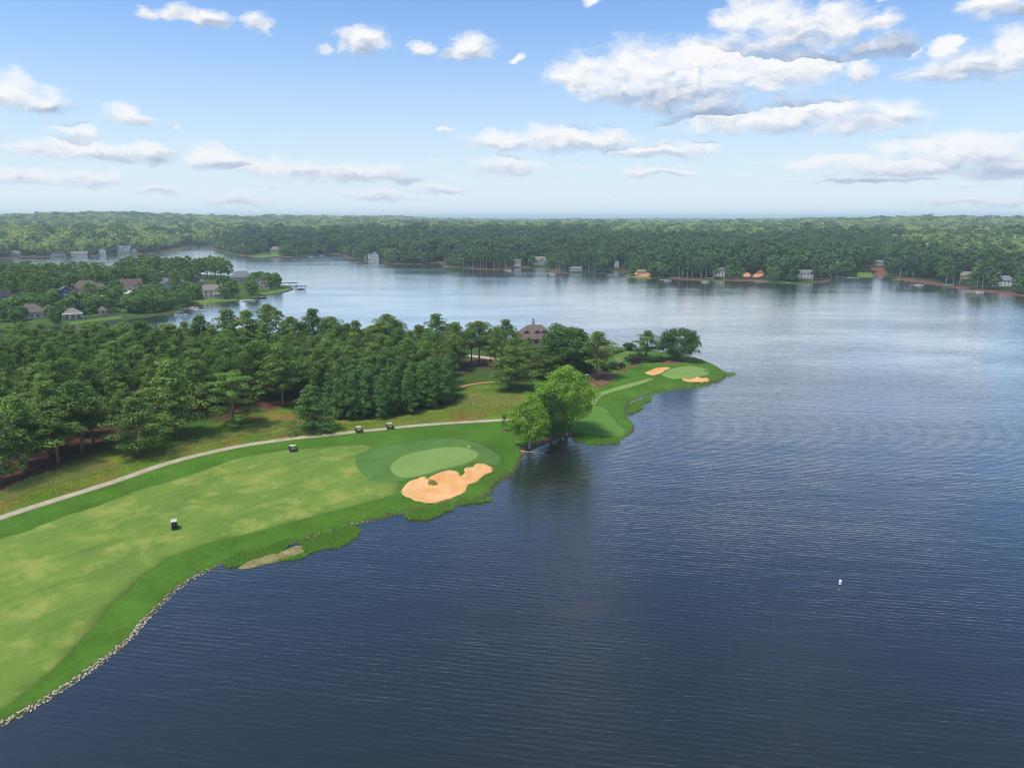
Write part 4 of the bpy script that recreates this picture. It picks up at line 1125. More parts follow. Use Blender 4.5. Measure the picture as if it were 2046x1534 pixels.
house(278, 612, 'tan-roofed cottage half hidden by garden trees', [(0, 0, 10, 8, 3.2, 'hip', 3.2, 1)], 'beige', 'roof_tan')
# far shores
FAR = [
 (248, 505, 'white house with broad gables facing the cove', [(0, 0, 26, 14, 9, 'gx', 6, 2), (4, -5, 10, 8, 9, 'gy', 6, 2)], 'white', 'roof_grey'),
 (205, 509, 'small white gabled house left of the broad-gabled one', [(0, 0, 13, 11, 9, 'gy', 5, 2)], 'white', 'roof_grey'),
 (269, 505, 'white boathouse cottage right of the broad-gabled house', [(0, 0, 10, 8, 6, 'gy', 4, 1)], 'offwhite', 'roof_grey'),
 (158, 511, 'long low white house on the sunny shore', [(0, 0, 30, 11, 4.5, 'gx', 4.5, 1)], 'offwhite', 'roof_tan'),
 (117, 512, 'dark-roofed low house on the sunny shore', [(0, 0, 26, 11, 5, 'hip', 5, 1)], 'beige', 'roof_dark'),
 (31, 511, 'pale-roofed house among light trees at the far left shore', [(0, 0, 22, 11, 5, 'hip', 5, 1)], 'beige', 'roof_tan'),
 (552, 505, 'cream house above a sloping lawn', [(0, 0, 26, 14, 7, 'hip', 6, 2), (6, -5, 8, 7, 7, 'gy', 4, 2)], 'cream', 'roof_tan'),
 (749, 518, 'white lake house with a tall arched front window', [(0, 0, 15, 14, 8, 'gy', 6.5, 2), (-9, 2, 7, 9, 6, 'gx', 4, 1)], 'white', 'roof_grey'),
 (731, 517, 'small open gazebo beside the arched-window lake house', [(0, 0, 7, 6, 4, 'hip', 3, 1)], 'offwhite', 'roof_grey'),
 (1034, 532, 'white and blue cottage behind a shore lawn', [(0, 0, 11, 10, 7, 'gx', 4.5, 2)], 'white', 'roof_brown'),
 (1078, 530, 'big beige house with a tan roof and chimney facing the lake', [(0, 0, 20, 12, 8, 'gx', 6, 2), (4, -4, 7, 6, 8, 'gy', 4, 2)], 'beige', 'roof_tan'),
 (1150, 541, 'long low white cottage behind pine trunks', [(0, 0, 18, 8, 3.5, 'gx', 2.6, 1)], 'white', 'roof_grey'),
 (1232, 534, 'narrow white tower-like house above a small lawn', [(0, 0, 6, 7, 8, 'gy', 4, 2)], 'white', 'roof_grey'),
 (1437, 552, 'two-storey white house with brown roof and porch', [(0, 0, 12, 10, 7, 'gx', 4.5, 2), (4, -3, 6, 5, 6.5, 'gy', 3.5, 2)], 'offwhite', 'roof_brown'),
 (1608, 556, 'white house with steps showing through shore trees', [(0, 0, 18, 10, 7, 'gx', 4, 2), (-8, -4, 6, 6, 5, 'gy', 3, 1)], 'white', 'roof_grey'),
 (1756, 529, 'white house glimpsed above the red straw slope', [(0, 0, 13, 9, 4, 'gx', 3, 1)], 'white', 'roof_grey'),
 (1931, 558, 'brown-roofed house among pines on the right shore', [(0, 0, 14, 10, 5, 'gx', 4.5, 1)], 'tanbrick', 'roof_tan'),
 (2007, 571, 'large white house with grey hip roofs by a shore lawn', [(0, 0, 17, 11, 6.5, 'hip', 5, 2), (-8, -2, 7, 7, 6, 'gy', 3.5, 2), (8, -2, 7, 8, 6, 'gy', 3.5, 2)], 'white', 'roof_grey'),
]
FARPOS = []
for (px_, py_, lab, vols, wl, rf) in FAR:
    o = house(px_, py_, lab, vols, wl, rf, door=False, sc=0.86)
    FARPOS.append((px_, py_, vols, o))
house(1282, 548, 'unfinished house shell on the orange clay plot', [(0, 3, 11, 7, 3.2, 'gx', 2.0, 1)], 'beige', 'roof_tan', door=False)

# ------------------------------------------------------------------ mid-distance and far-shore trees
KEEP = []   # (px0, px1, py_base): a sight line to a house keeps clear of trees standing in front of it
for (a, b_, c_) in [(112,150,596),(146,212,588),(238,286,580),(330,345,575),(400,436,594),(470,500,563),(508,528,576),(40,98,634),(132,160,636),(196,216,628),(0,24,603),
                    (233,262,505),(197,212,509),(262,276,505),(147,176,511),(104,130,512),(22,40,511),(538,560,505),(722,766,518),(1026,1042,532),(1066,1092,530),(1140,1160,541),(1226,1240,534),(1428,1446,552),(1594,1622,556),
                    (1748,1762,529),(1920,1940,558),(1990,2024,571),(1266,1298,548),(1480,1526,549),(1712,1770,548),(500,566,511)]:
    KEEP.append((a, b_, c_))
def hides_house(x, y, half_w):
    px_, py_ = proj(x, y, 1.5)
    w = half_w * FPX / y * 0.6
    for (a, b_, c_) in KEEP:
        m_ = (b_ - a) * 0.16; a += m_; b_ -= m_
        if py_ > c_ - 1.5 and py_ < c_ + 32 and px_ + w > a and px_ - w < b_: return True
    return False
mid_n = 0
tkm = []
def too_close(x, y, d, pool):
    return any((x - a) ** 2 + (y - b_) ** 2 < d * d for a, b_ in pool)
def scatter_mid(poly_px, keys, hr, spacing, tries, label, group, wid=(0.95, 1.2)):
    global mid_n
    w_ = ground_at(*np.array(poly_px, float).T)
    lo_, hi_ = w_.min(0), w_.max(0)
    xs = np.array([random.uniform(lo_[0], hi_[0]) for _ in range(tries)]); ys = np.array([random.uniform(lo_[1], hi_[1]) for _ in range(tries)])
    ok = (sdf(w_, xs, ys) > 0) & (sdf(B_w, xs, ys) > 2.5)
    hz_ = terrain(xs, ys)
    for x0, y0, z0 in zip(xs[ok], ys[ok], hz_[ok]):
        if too_close(x0, y0, spacing, tkm): continue
        key = random.choice(keys)
        h_ = random.uniform(*hr)
        if y0 > 690 and proj(x0, y0, 0)[0] < 250: h_ *= 0.72
        if abs(x0 / y0) > 0.76 or hides_house(x0, y0, h_ * 0.25): continue
        tkm.append((x0, y0))
        mark = min(HOUSES, key=lambda m_: (m_[0] - x0) ** 2 + (m_[1] - y0) ** 2)
        rel = 'behind' if y0 > mark[1] + 8 else ('in front of' if y0 < mark[1] - 8 else 'beside')
        plant(key, (x0, y0, z0), h_, wid=h_ / PROTO[key][1] * random.uniform(*wid), label=label + ', ' + rel + ' the ' + mark[2], group=group); mid_n += 1
MP, MBK = ['mpine0', 'mpine1', 'mpine2'], ['mbroad0', 'mbroad1', 'mbroad2']
scatter_mid([(-60,566),(120,562),(240,560),(300,566),(345,562),(465,560),(450,552),(340,549),(240,549),(120,549),(-60,550)], MP, (15, 24), 9.0, 3000, 'tall pine in the back row', 'tall pines of the residential point')
scatter_mid([(-60,612),(20,610),(100,602),(110,575),(100,566),(-60,568)], MP, (15, 22), 12, 1200, 'tall bare-trunked pine', 'tall pines left of the blue house')
scatter_mid([(90,584),(145,580),(215,574),(300,574),(300,562),(90,566)], MBK + MP, (11, 18), 8.5, 900, 'dense tree behind the gardens', 'trees behind the gardens of the point')
scatter_mid([(300,582),(395,578),(400,570),(310,570)], MP, (15, 19), 9, 300, 'short dark pine', 'pines before the grey-roofed house')
scatter_mid([(0,650),(110,648),(130,632),(240,622),(300,628),(370,614),(395,600),(400,586),(300,588),(215,603),(120,606),(0,620)], MBK + MBK + ['mpine2'], (7.5, 13), 6.8, 2200, 'leafy garden tree', 'garden trees of the residential point', (0.95, 1.3))
scatter_mid([(436,600),(500,594),(515,588),(510,578),(440,578)], MBK, (10, 14), 8, 400, 'leafy bank tree', 'bank trees of the point', (0.9, 1.1))
scatter_mid([(495,575),(540,578),(570,577),(560,570),(500,560)], MBK, (8, 13), 8, 300, 'leafy point tree', 'trees at the tip of the residential point', (0.9, 1.1))
for px_, b_, t_, w_, lab in [(182, 594, 563, 24, 'round tree in front of the tan brick house'), (233, 590, 558, 26, 'dense round tree left of the cream garage-court house'), (300, 598, 566, 34, 'yellow-green round tree below the white gabled house')]:
    place('mbroad0', px_, b_, t_, lab, w_)

# far-shore front rows: individuals; the wood behind them is one mass
far_pool = []
def far_tree(key, x0, y0, h_, label, group, w=None):
    plant(key, (x0, y0, T1((x0, y0))), h_, wid=h_ / PROTO[key][1] * (w or random.uniform(0.95, 1.35)), label=label, group=group)
for i, (sh, z0, Rm) in enumerate([('round', .55, 3.6), ('round', .62, 3.2), ('col', .50, 3.2)]):
    make_tree('spine%d' % i, 'shore_pine', pine_variant(130 + i, 24, Rm, z0, shape=sh, nb=11), 24, 'far_pine', 'bark_pale', 16, 0.95, 0.32, 0.9, 130 + i)
for i, (H_, Rm) in enumerate([(18, 6.2), (15, 5.4), (20, 6.0)]):
    make_tree('sbroad%d' % i, 'broadleaf_tree', broad_variant(140 + i, H_, Rm, 0.08, 26, 2.0), H_, 'far_wood', 'bark', 18, 1.0, 0.35, 0.7, 140 + i)
sh_w = catmull(at_height(*np.array(shoreC_px[3:-2], float).T), 4, False)
seglen = np.hypot(*np.diff(sh_w, axis=0).T)
cum = np.concatenate([[0], np.cumsum(seglen)])
FAR_MARKS = [(p_[3].location.x, p_[3].location.y, ' '.join(p_[3]['label'].split()[:7])) for p_ in FARPOS]
fn = 0
s_ = 0.0
tkf = []
while s_ < cum[-1] and fn < 400:
    i = min(np.searchsorted(cum, s_) , len(sh_w) - 1); i = max(i, 1)
    t = (s_ - cum[i - 1]) / max(seglen[i - 1], 1e-6)
    q_ = sh_w[i - 1] * (1 - t) + sh_w[i] * t
    tg = (sh_w[i] - sh_w[i - 1]) / max(seglen[i - 1], 1e-6)
    nr = np.array([-tg[1], tg[0]]); nr = nr if nr[1] > 0 else -nr
    for row in range(2):
        c_ = q_ + nr * (random.uniform(5, 13) + row * random.uniform(8, 16)) + tg * random.uniform(-5, 5)
        if sdf(C_w, [c_[0]], [c_[1]])[0] < 3.5 or T1(c_) < 0.4: continue
        if abs(c_[0] / c_[1]) > 0.80 or too_close(c_[0], c_[1], 7, tkf): continue
        if hides_house(c_[0], c_[1], 4.5) or abs(c_[0] / c_[1]) > 0.755: continue
        pxx = proj(c_[0], c_[1], 0)[0]
        piney = (920 < pxx < 1020) or (1110 < pxx < 1200) or (1760 < pxx < 1920) or (1340 < pxx < 1420)
        key = random.choice(['spine0', 'spine1', 'spine2'] if (piney and random.random() < 0.9) or random.random() < 0.2 else ['sbroad0', 'sbroad1', 'sbroad2'])
        h_ = random.uniform(19, 26) if key.startswith('sp') else random.uniform(12, 20)
        if pxx < 250: h_ *= 0.75
        mark = min(FAR_MARKS, key=lambda m_: (m_[0] - c_[0]) ** 2 + (m_[1] - c_[1]) ** 2)[2]
        far_tree(key, c_[0], c_[1], h_, ('slim bare-trunked pine on the far bank near the ' if key.startswith('sp') else 'leafy tree on the far bank near the ') + mark,
                 'front-row pines of the far shore' if key.startswith('sp') else 'front-row broadleaf trees of the far shore')
        tkf.append((c_[0], c_[1])); fn += 1
    s_ += random.uniform(8, 14)
print('mid', mid_n, 'front row', fn)

# ------------------------------------------------------------------ the far-off woods as one mass (instances on points)
src = bpy.data.collections.new('tree_kinds')
def far_src(i, name, spec, mat, per, leaf):
    C, Rd, _ = spec
    me = leaf_cloud(name, C, Rd, per, leaf, MAT[mat], seedv=200 + i, jitter=0.35, flat=0.8)
    o = bpy.data.objects.new('%02d_%s' % (i, name), me); src.objects.link(o)
kinds = []
ki = 0
for j, (mat, H_, Rm) in enumerate([('far_pine', 25, 5.6), ('far_pine', 22, 5.0), ('far_pine', 28, 5.8), ('far_wood', 22, 7.2), ('far_wood', 19, 6.4), ('far_wood', 24, 7.0), ('far_sunlit', 21, 7.0), ('far_sunlit', 19, 6.2)]):
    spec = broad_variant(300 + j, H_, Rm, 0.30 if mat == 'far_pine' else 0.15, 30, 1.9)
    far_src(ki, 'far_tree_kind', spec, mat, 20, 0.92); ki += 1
pts = []
rr_ = 700.0
while rr_ < 14000:
    sp = max(9.0, rr_ / 150)
    nth = int(1.72 * rr_ / sp)
    th = np.linspace(-0.86, 0.86, nth) + rng.uniform(-0.4, 0.4, nth) * 1.72 / nth
    r2 = rr_ + rng.uniform(-0.4, 0.4, nth) * sp
    pts.append(np.stack([r2 * np.sin(th), r2 * np.cos(th), np.full(nth, sp)], -1))
    rr_ += sp
pts = np.vstack(pts)
dC = np.minimum(sdf(C_w, pts[:, 0], pts[:, 1]), -sdf(H_w, pts[:, 0], pts[:, 1]))
ok = dC > 20 + rng.uniform(-6, 10, len(pts))
pts = pts[ok]; dC = dC[ok]
# gaps round the far houses and their lawns
zq = terrain(pts[:, 0], pts[:, 1])
dd = pts[:, 1] * cP - (zq - CAM_H) * sP
pxs = 1023 + FPX * pts[:, 0] / dd
pys = 767 - FPX * (pts[:, 1] * sP + (zq - CAM_H) * cP) / dd
hw = 4.5 * FPX / pts[:, 1]
bad = np.zeros(len(pts), bool)
for (a, b_, c_) in KEEP:
    bad |= (pys > c_ - 1.0) & (pys < c_ + 30) & (pxs + hw > a) & (pxs - hw < b_)
pts, zq, pxs, pys = pts[~bad], zq[~bad], pxs[~bad], pys[~bad]
N = len(pts)
rN = np.hypot(pts[:, 0], pts[:, 1])
azN = np.arctan2(pts[:, 0], pts[:, 1])
# stands: pine on most of the mainland, sunlight painted as lighter crowns to the far left, beyond the first ridge and at the far right
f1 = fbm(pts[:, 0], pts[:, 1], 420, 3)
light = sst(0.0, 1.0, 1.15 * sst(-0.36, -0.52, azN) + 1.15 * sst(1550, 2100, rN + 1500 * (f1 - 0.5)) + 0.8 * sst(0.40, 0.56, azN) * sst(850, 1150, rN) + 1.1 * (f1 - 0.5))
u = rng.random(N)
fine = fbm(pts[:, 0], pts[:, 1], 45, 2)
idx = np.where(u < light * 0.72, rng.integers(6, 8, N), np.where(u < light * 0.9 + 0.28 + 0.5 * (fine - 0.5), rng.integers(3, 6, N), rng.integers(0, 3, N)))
sz = rng.uniform(0.60, 1.20, N) * (0.66 + 0.62 * fbm(pts[:, 0] - 77, pts[:, 1] + 31, 130, 3))
wsc = pts[:, 2] / 9.0
me = bpy.data.meshes.new('distant_forest')
me.vertices.add(N)
me.vertices.foreach_set('co', np.column_stack([pts[:, :2], zq - 0.5]).astype(np.float32).ravel())
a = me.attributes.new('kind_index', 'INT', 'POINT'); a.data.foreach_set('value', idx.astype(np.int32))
a = me.attributes.new('spin', 'FLOAT_VECTOR', 'POINT'); a.data.foreach_set('vector', np.column_stack([np.zeros(N), np.zeros(N), rng.uniform(0, 6.28, N)]).astype(np.float32).ravel())
w1_ = sz * np.clip(wsc, 1, 6) * rng.uniform(0.9, 1.15, N)
a = me.attributes.new('size', 'FLOAT_VECTOR', 'POINT'); a.data.foreach_set('vector', np.column_stack([w1_, w1_, sz * np.clip(wsc, 1, 1.5)]).astype(np.float32).ravel())
forest = obj('distant_forest', me)
tag(forest, 'unbroken green woods covering the far shore up to the horizon', 'forest', kind='stuff')
ng = bpy.data.node_groups.new('forest', 'GeometryNodeTree')
ng.interface.new_socket('Geometry', in_out='INPUT', socket_type='NodeSocketGeometry')
ng.interface.new_socket('Geometry', in_out='OUTPUT', socket_type='NodeSocketGeometry')
gi = ng.nodes.new('NodeGroupInput'); go = ng.nodes.new('NodeGroupOutput')
ip = ng.nodes.new('GeometryNodeInstanceOnPoints'); ci = ng.nodes.new('GeometryNodeCollectionInfo')
ci.inputs['Collection'].default_value = src
ci.inputs['Separate Children'].default_value = True; ci.inputs['Reset Children'].default_value = True
def nattr(name, typ):
    nd = ng.nodes.new('GeometryNodeInputNamedAttribute'); nd.data_type = typ; nd.inputs['Name'].default_value = name
    return [s for s in nd.outputs if s.name == 'Attribute'and s.enabled][0]
ip.inputs['Pick Instance'].default_value = True
ng.links.new(gi.outputs[0], ip.inputs['Points']); ng.links.new(ci.outputs[0], ip.inputs['Instance'])
ng.links.new(nattr('kind_index', 'INT'), ip.inputs['Instance Index'])
er = ng.nodes.new('FunctionNodeEulerToRotation')
ng.links.new(nattr('spin', 'FLOAT_VECTOR'), er.inputs[0]); ng.links.new(er.outputs[0], ip.inputs['Rotation'])
ng.links.new(nattr('size', 'FLOAT_VECTOR'), ip.inputs['Scale'])
ng.links.new(ip.outputs[0], go.inputs[0])
md = forest.modifiers.new('trees', 'NODES'); md.node_group = ng
print('distant trees', N)

# ------------------------------------------------------------------ grasses
def blades(name, poly_list, n, hr, wid, mat, label, cat, zfun=None, lean=0.25, tuft=3):
    vs, ts, tint = [], [], []
    for poly, n_ in zip(poly_list, n):
        poly = np.asarray(poly)
        lo_, hi_ = poly.min(0), poly.max(0)
        xs = rng.uniform(lo_[0], hi_[0], n_ * 4); ys = rng.uniform(lo_[1], hi_[1], n_ * 4)
        d = sdf(poly, xs, ys) + (fbm(xs, ys, 2.5, 2) - 0.55) * 3.0
        k = np.where(d > 0)[0][:n_]
        xs, ys = xs[k], ys[k]
        zs = (np.maximum(terrain(xs, ys), 0.0) - 0.03) if zfun is None else zfun(xs, ys)
        m_ = len(xs)
        for q_ in range(tuft):
            a_ = rng.uniform(0, 6.28, m_); h_ = rng.uniform(hr[0], hr[1], m_); l_ = rng.normal(0, lean, (m_, 2)) * h_[:, None]
            ox, oy = xs + rng.normal(0, wid * 2, m_), ys + rng.normal(0, wid * 2, m_)
            ca, sa = np.cos(a_) * wid, np.sin(a_) * wid
            p0 = np.stack([ox - ca, oy - sa, zs], -1); p1 = np.stack([ox + ca, oy + sa, zs], -1); p2 = np.stack([ox + l_[:, 0], oy + l_[:, 1], zs + h_], -1)
            vs.append(np.stack([p0, p1, p2], 1).reshape(-1, 3)); tint.append(np.repeat(rng.random(m_), 3))
    vs = np.vstack(vs)
    me_ = np_mesh(name, vs, tris=np.arange(len(vs)).reshape(-1, 3), mats=[mat])
    at = me_.attributes.new('tint', 'FLOAT', 'POINT'); at.data.foreach_set('value', np.concatenate(tint).astype(np.float32))
    return tag(obj(name, me_), label, cat, kind='stuff')
gp = lambda px: px_poly(px, 3)
wp = lambda px: catmull(at_height(*np.array(px, float).T, h=0.0), 3, True)
blades('reeds', [wp([(450,1124),(475,1110),(520,1096),(560,1087),(590,1080),(562,1100),(520,1112),(482,1128),(456,1136)]), wp([(600,1084),(635,1070),(680,1057),(714,1050),(718,1064),(706,1078),(684,1087),(655,1097),(628,1104),(610,1101)]),
                 wp([(540,1122),(570,1116),(596,1110),(618,1106),(598,1114),(566,1121)])], [3000, 4200, 350], (0.22, 0.62), 0.05, MAT['reed'], 'green reeds standing in the shallows along the fairway bank', 'reeds')
blades('reeds', [wp([(805,1031),(830,1024),(870,1018),(905,1012),(900,1022),(870,1034),(840,1040),(815,1038)]), wp([(920,1008),(960,998),(985,990),(985,998),(960,1004)])], [1800, 500], (0.35, 0.9), 0.05, MAT['reed'], 'reed patch in the water below the large bunker', 'reeds')
blades('reeds', [wp([(1253,812),(1262,804),(1285,798),(1298,792),(1300,798),(1285,806),(1270,812)]), wp([(1252,822),(1262,812),(1285,815),(1278,822),(1262,827)])], [1500, 1300], (0.4, 1.0), 0.06, MAT['reed'], 'reeds in the small cove below the point green', 'reeds')
blades('reeds', [wp([(1140,876),(1160,884),(1200,889),(1235,885),(1235,880),(1200,880),(1165,876)]), wp([(1300,790),(1340,781),(1390,774.5),(1440,762),(1440,760),(1390,771),(1340,777),(1300,785)]), wp([(1440,748),(1452,752),(1470,750),(1468,746),(1450,744)])], [1200, 1500, 300], (0.3, 0.8), 0.06, MAT['reed'], 'grassy fringe along the bank below the tee and point green', 'reeds')
bank = A_w[2:30 * 3]
bank_r = ribbon(catmull(at_height(*np.array(shoreA_px[9:24], float).T), 4, False) + np.array([-0.3, 0.5]), 2.0)
blades('bank_grass', [bank_r], [5500], (0.2, 0.55), 0.04, MAT['reed'], 'rough grass fringe on the bank between fairway and lake', 'grass')
blades('tall_grass', [gp([(0,985),(60,958),(120,940),(180,925),(232,930),(200,945),(120,968),(40,992),(0,1003)]), gp([(330,905),(360,890),(420,872),(500,855),(590,838),(600,846),(520,866),(430,884),(370,900),(335,915)]),
                      gp([(915,800),(960,790),(1010,788),(1055,790),(1050,806),(1000,815),(950,815),(920,812)]), gp([(500,880),(560,862),(600,850),(640,862),(580,868)])], [6000, 5500, 3600, 1800], (0.4, 0.95), 0.045, MAT['dry_grass'], 'straw-coloured tall grass along the cart path', 'grass')
blades('meadow_grass', [gp([(0,1010),(100,975),(200,945),(330,912),(450,880),(560,862),(660,850),(800,836),(920,815),(1055,808),(1060,826),(950,835),(800,846),(700,856),(560,872),(400,900),(260,942),(130,984),(0,1026)])], [26000], (0.2, 0.5), 0.05, MAT['green_grass'], 'rough green meadow grass beside the cart path', 'grass', tuft=2)
blades('bunker_tuft', [gp([(857,962),(863,960),(870,964),(878,969),(866,969),(858,968)])], [260], (0.25, 0.5), 0.05, MAT['dry_grass'], 'tuft of dry grass growing inside the large bunker', 'grass', tuft=3)
# shallow mat of weeds
def weed():
    m_, b_ = new_mat('water weed mat')
    pos = world_pos(b_)
    nn = b_.noise(pos, 0.6, 5, 0.65)
    finish(b_, principled(b_, b_.mixc(b_.ramp(nn, 0.35, 0.65), (0.15, 0.14, 0.04), (0.31, 0.24, 0.09)), 0.7, 0.3))
    return m_
wpoly = wp([(476,1136),(492,1123),(525,1111),(562,1102),(592,1090),(610,1094),(604,1106),(570,1118),(535,1126),(500,1135)])
wv_, e_, f_, *_r = delaunay_2d_cdt([Vector(q_) for q_ in wpoly], [], [list(range(len(wpoly)))], 1, 1e-4)
tag(obj('weed_mat', np_mesh('weed_mat', [(q_.x, q_.y, 0.04) for q_ in wv_], tris=np.array([t_ for t_ in f_ if len(t_) == 3]), mats=[weed()])), 'brownish weed mat floating among the reeds', 'water weed', kind='stuff')

# ------------------------------------------------------------------ riprap stones along the near bank
def stone_mesh(i):
    bm = bmesh.new(); bmesh.ops.create_icosphere(bm, subdivisions=1, radius=0.5)
    g_ = random.Random(500 + i)
    for v in bm.verts: v.co = Vector((v.co.x * 1.25, v.co.y, v.co.z * 0.75)) * g_.uniform(0.75, 1.2)
    me_ = bpy.data.meshes.new('stone'); bm.to_mesh(me_); bm.free(); me_.materials.append(MAT['rock'])
    return me_
stones = [stone_mesh(i) for i in range(6)]
rip = empty('stone_edging', (*A_w[3], 0.1))
tag(rip, 'line of pale rocks edging the fairway bank at the water', 'rocks')
line = catmull(at_height(*np.array(shoreA_px[:12] + [(540,1097),(620,1076),(690,1055),(740,1040)], float).T), 8, False)
sl = np.concatenate([[0], np.cumsum(np.hypot(*np.diff(line, axis=0).T))])
ns, rest_v, rest_f = 0, [], []
s_ = 0.0
org = np.array(rip.location)
while s_ < sl[-1]:
    i = min(max(np.searchsorted(sl, s_), 1), len(line) - 1)
    t = (s_ - sl[i - 1]) / (sl[i] - sl[i - 1] + 1e-9)
    q_ = line[i - 1] * (1 - t) + line[i] * t
    tg = line[i] - line[i - 1]; tg /= np.hypot(*tg); nr = np.array([-tg[1], tg[0]])
    pxx, pyy = proj(q_[0], q_[1], 0)
    dens_ = 0.95 if pxx < 300 else (0.5 if pxx < 420 else 0.16)
    for row in range(4):
        if random.random() > dens_: continue
        c_ = q_ + nr * (random.uniform(-0.25, 0.75)) + tg * random.uniform(-0.2, 0.2)
        z_ = max(T1(c_), -0.1) + 0.08
        sz_ = random.uniform(0.12, 0.33)
        if ns < 300 and pyy < 1560:
            o = bpy.data.objects.new('stone', stones[random.randrange(6)]); link(o, rip)
            o.location = (c_[0] - org[0], c_[1] - org[1], z_ - org[2]); o.scale = (sz_,) * 3; o.rotation_euler = (random.uniform(-.4, .4), random.uniform(-.4, .4), random.uniform(0, 6.28)); ns += 1
        else:
            st = stones[random.randrange(6)]
            co = np.empty(len(st.vertices) * 3, np.float32); st.vertices.foreach_get('co', co); co = co.reshape(-1, 3) * sz_
            a_ = random.uniform(0, 6.28)
            co = np.stack([co[:, 0] * math.cos(a_) - co[:, 1] * math.sin(a_), co[:, 0] * math.sin(a_) + co[:, 1] * math.cos(a_), co[:, 2]], -1) + np.array([c_[0], c_[1], z_]) - org
            off = sum(len(v_) for v_ in rest_v)
            rest_v.append(co); rest_f += [[off + k for k in p_.vertices] for p_ in st.polygons]
    s_ += 0.30
o = obj('small_stones', np_mesh('small_stones', np.vstack(rest_v), tris=np.array(rest_f), mats=[MAT['rock']]), rip)
o['kind'] = 'stuff'

# ------------------------------------------------------------------ golf carts
def golf_cart():
    root = bpy.data.objects.new('golf_cart', None)
    def P_(name, mb, mat, parent=root, smooth=False):
        o_ = bpy.data.objects.new(name, mb.mesh(name, MAT[mat], smooth)); o_.parent = parent; return o_
    # +x is forward
    P_('body', MB().prism([(-1.2, 0.35), (1.2, 0.35), (1.22, 0.62), (0.95, 0.92), (0.62, 0.95), (0.55, 0.42), (-0.10, 0.42), (-0.18, 0.72), (-1.2, 0.72)], -0.58, 0.58), 'maroon')
    P_('seat', MB().box((-0.35, 0, 0.80), (0.55, 1.05, 0.16), bev=0.04), 'vinyl')
    P_('seat_back', MB().box((-0.62, 0, 1.10), (0.14, 1.05, 0.45), ry=-0.15, bev=0.04), 'vinyl')
    P_('bag_deck', MB().box((-1.05, 0, 0.78), (0.42, 1.0, 0.1)), 'black')
    for s_ in (-1, 1):
        b_ = P_('golf_bag', MB().tube([(-1.05, 0.26 * s_, 0.8), (-1.15, 0.26 * s_, 1.65)], [0.15, 0.17], 8), 'blackpaint')
    P_('roof', MB().box((-0.22, 0, 1.86), (1.75, 1.22, 0.10), bev=0.04), 'offwhite')
    for sx, x1 in ((0.78, 0.52), (-0.95, -0.98)):
        for s_ in (-1, 1):
            P_('roof_post', MB().tube([(sx, 0.53 * s_, 0.85), (x1, 0.53 * s_, 1.83)], 0.03, 6), 'blackpaint')
    P_('windshield', MB().box((0.68, 0, 1.36), (0.03, 1.04, 0.85), ry=-0.26), 'glass')
    P_('steering_wheel', MB().tube([(0.36 + 0.05 * math.cos(a), 0.28 + 0.17 * math.sin(a), 1.0 + 0.17 * math.cos(a)) for a in np.linspace(0, 6.28, 13)], 0.018, 5), 'blackpaint')
    for x_ in (0.82, -0.78):
        for s_ in (-1, 1):
            w_ = P_('wheel', MB().tube([(x_, 0.46 * s_, 0.24), (x_, 0.64 * s_, 0.24)], 0.24, 16), 'black')
            h_ = bpy.data.objects.new('hub', MB().tube([(x_, 0.645 * s_, 0.24), (x_, 0.655 * s_, 0.24)], 0.13, 12).mesh('hub', MAT['offwhite'])); h_.parent = w_
    for s_ in (-1, 1):
        P_('headlight', MB().box((1.13, 0.36 * s_, 0.72), (0.06, 0.2, 0.1), ry=0.7), 'white')
    return root
cart0 = golf_cart()
for px_, py_, rz_, lab in [(349, 1055, R(115), 'golf cart seen from behind, driving up the middle of the fairway'), (587, 902, R(8), 'golf cart on the fairway edge below the cart path'),
                           (718, 864, R(14), 'golf cart on the path behind another cart, nearer the conical pine'), (780, 857, R(10), 'leading golf cart on the path before the young plantation'), (1173, 757, R(80), 'golf cart parked on the red straw bed behind the sycamore')]:
    q_ = g1p(px_, py_)
    c = copy_thing(cart0, (q_[0], q_[1], q_[2] + (0.08 if py_ not in (902, 1055) else 0.04)), rz_, (0.97, 0.97, 0.97))
    tag(c, lab, 'golf cart', 'golf carts on the course')

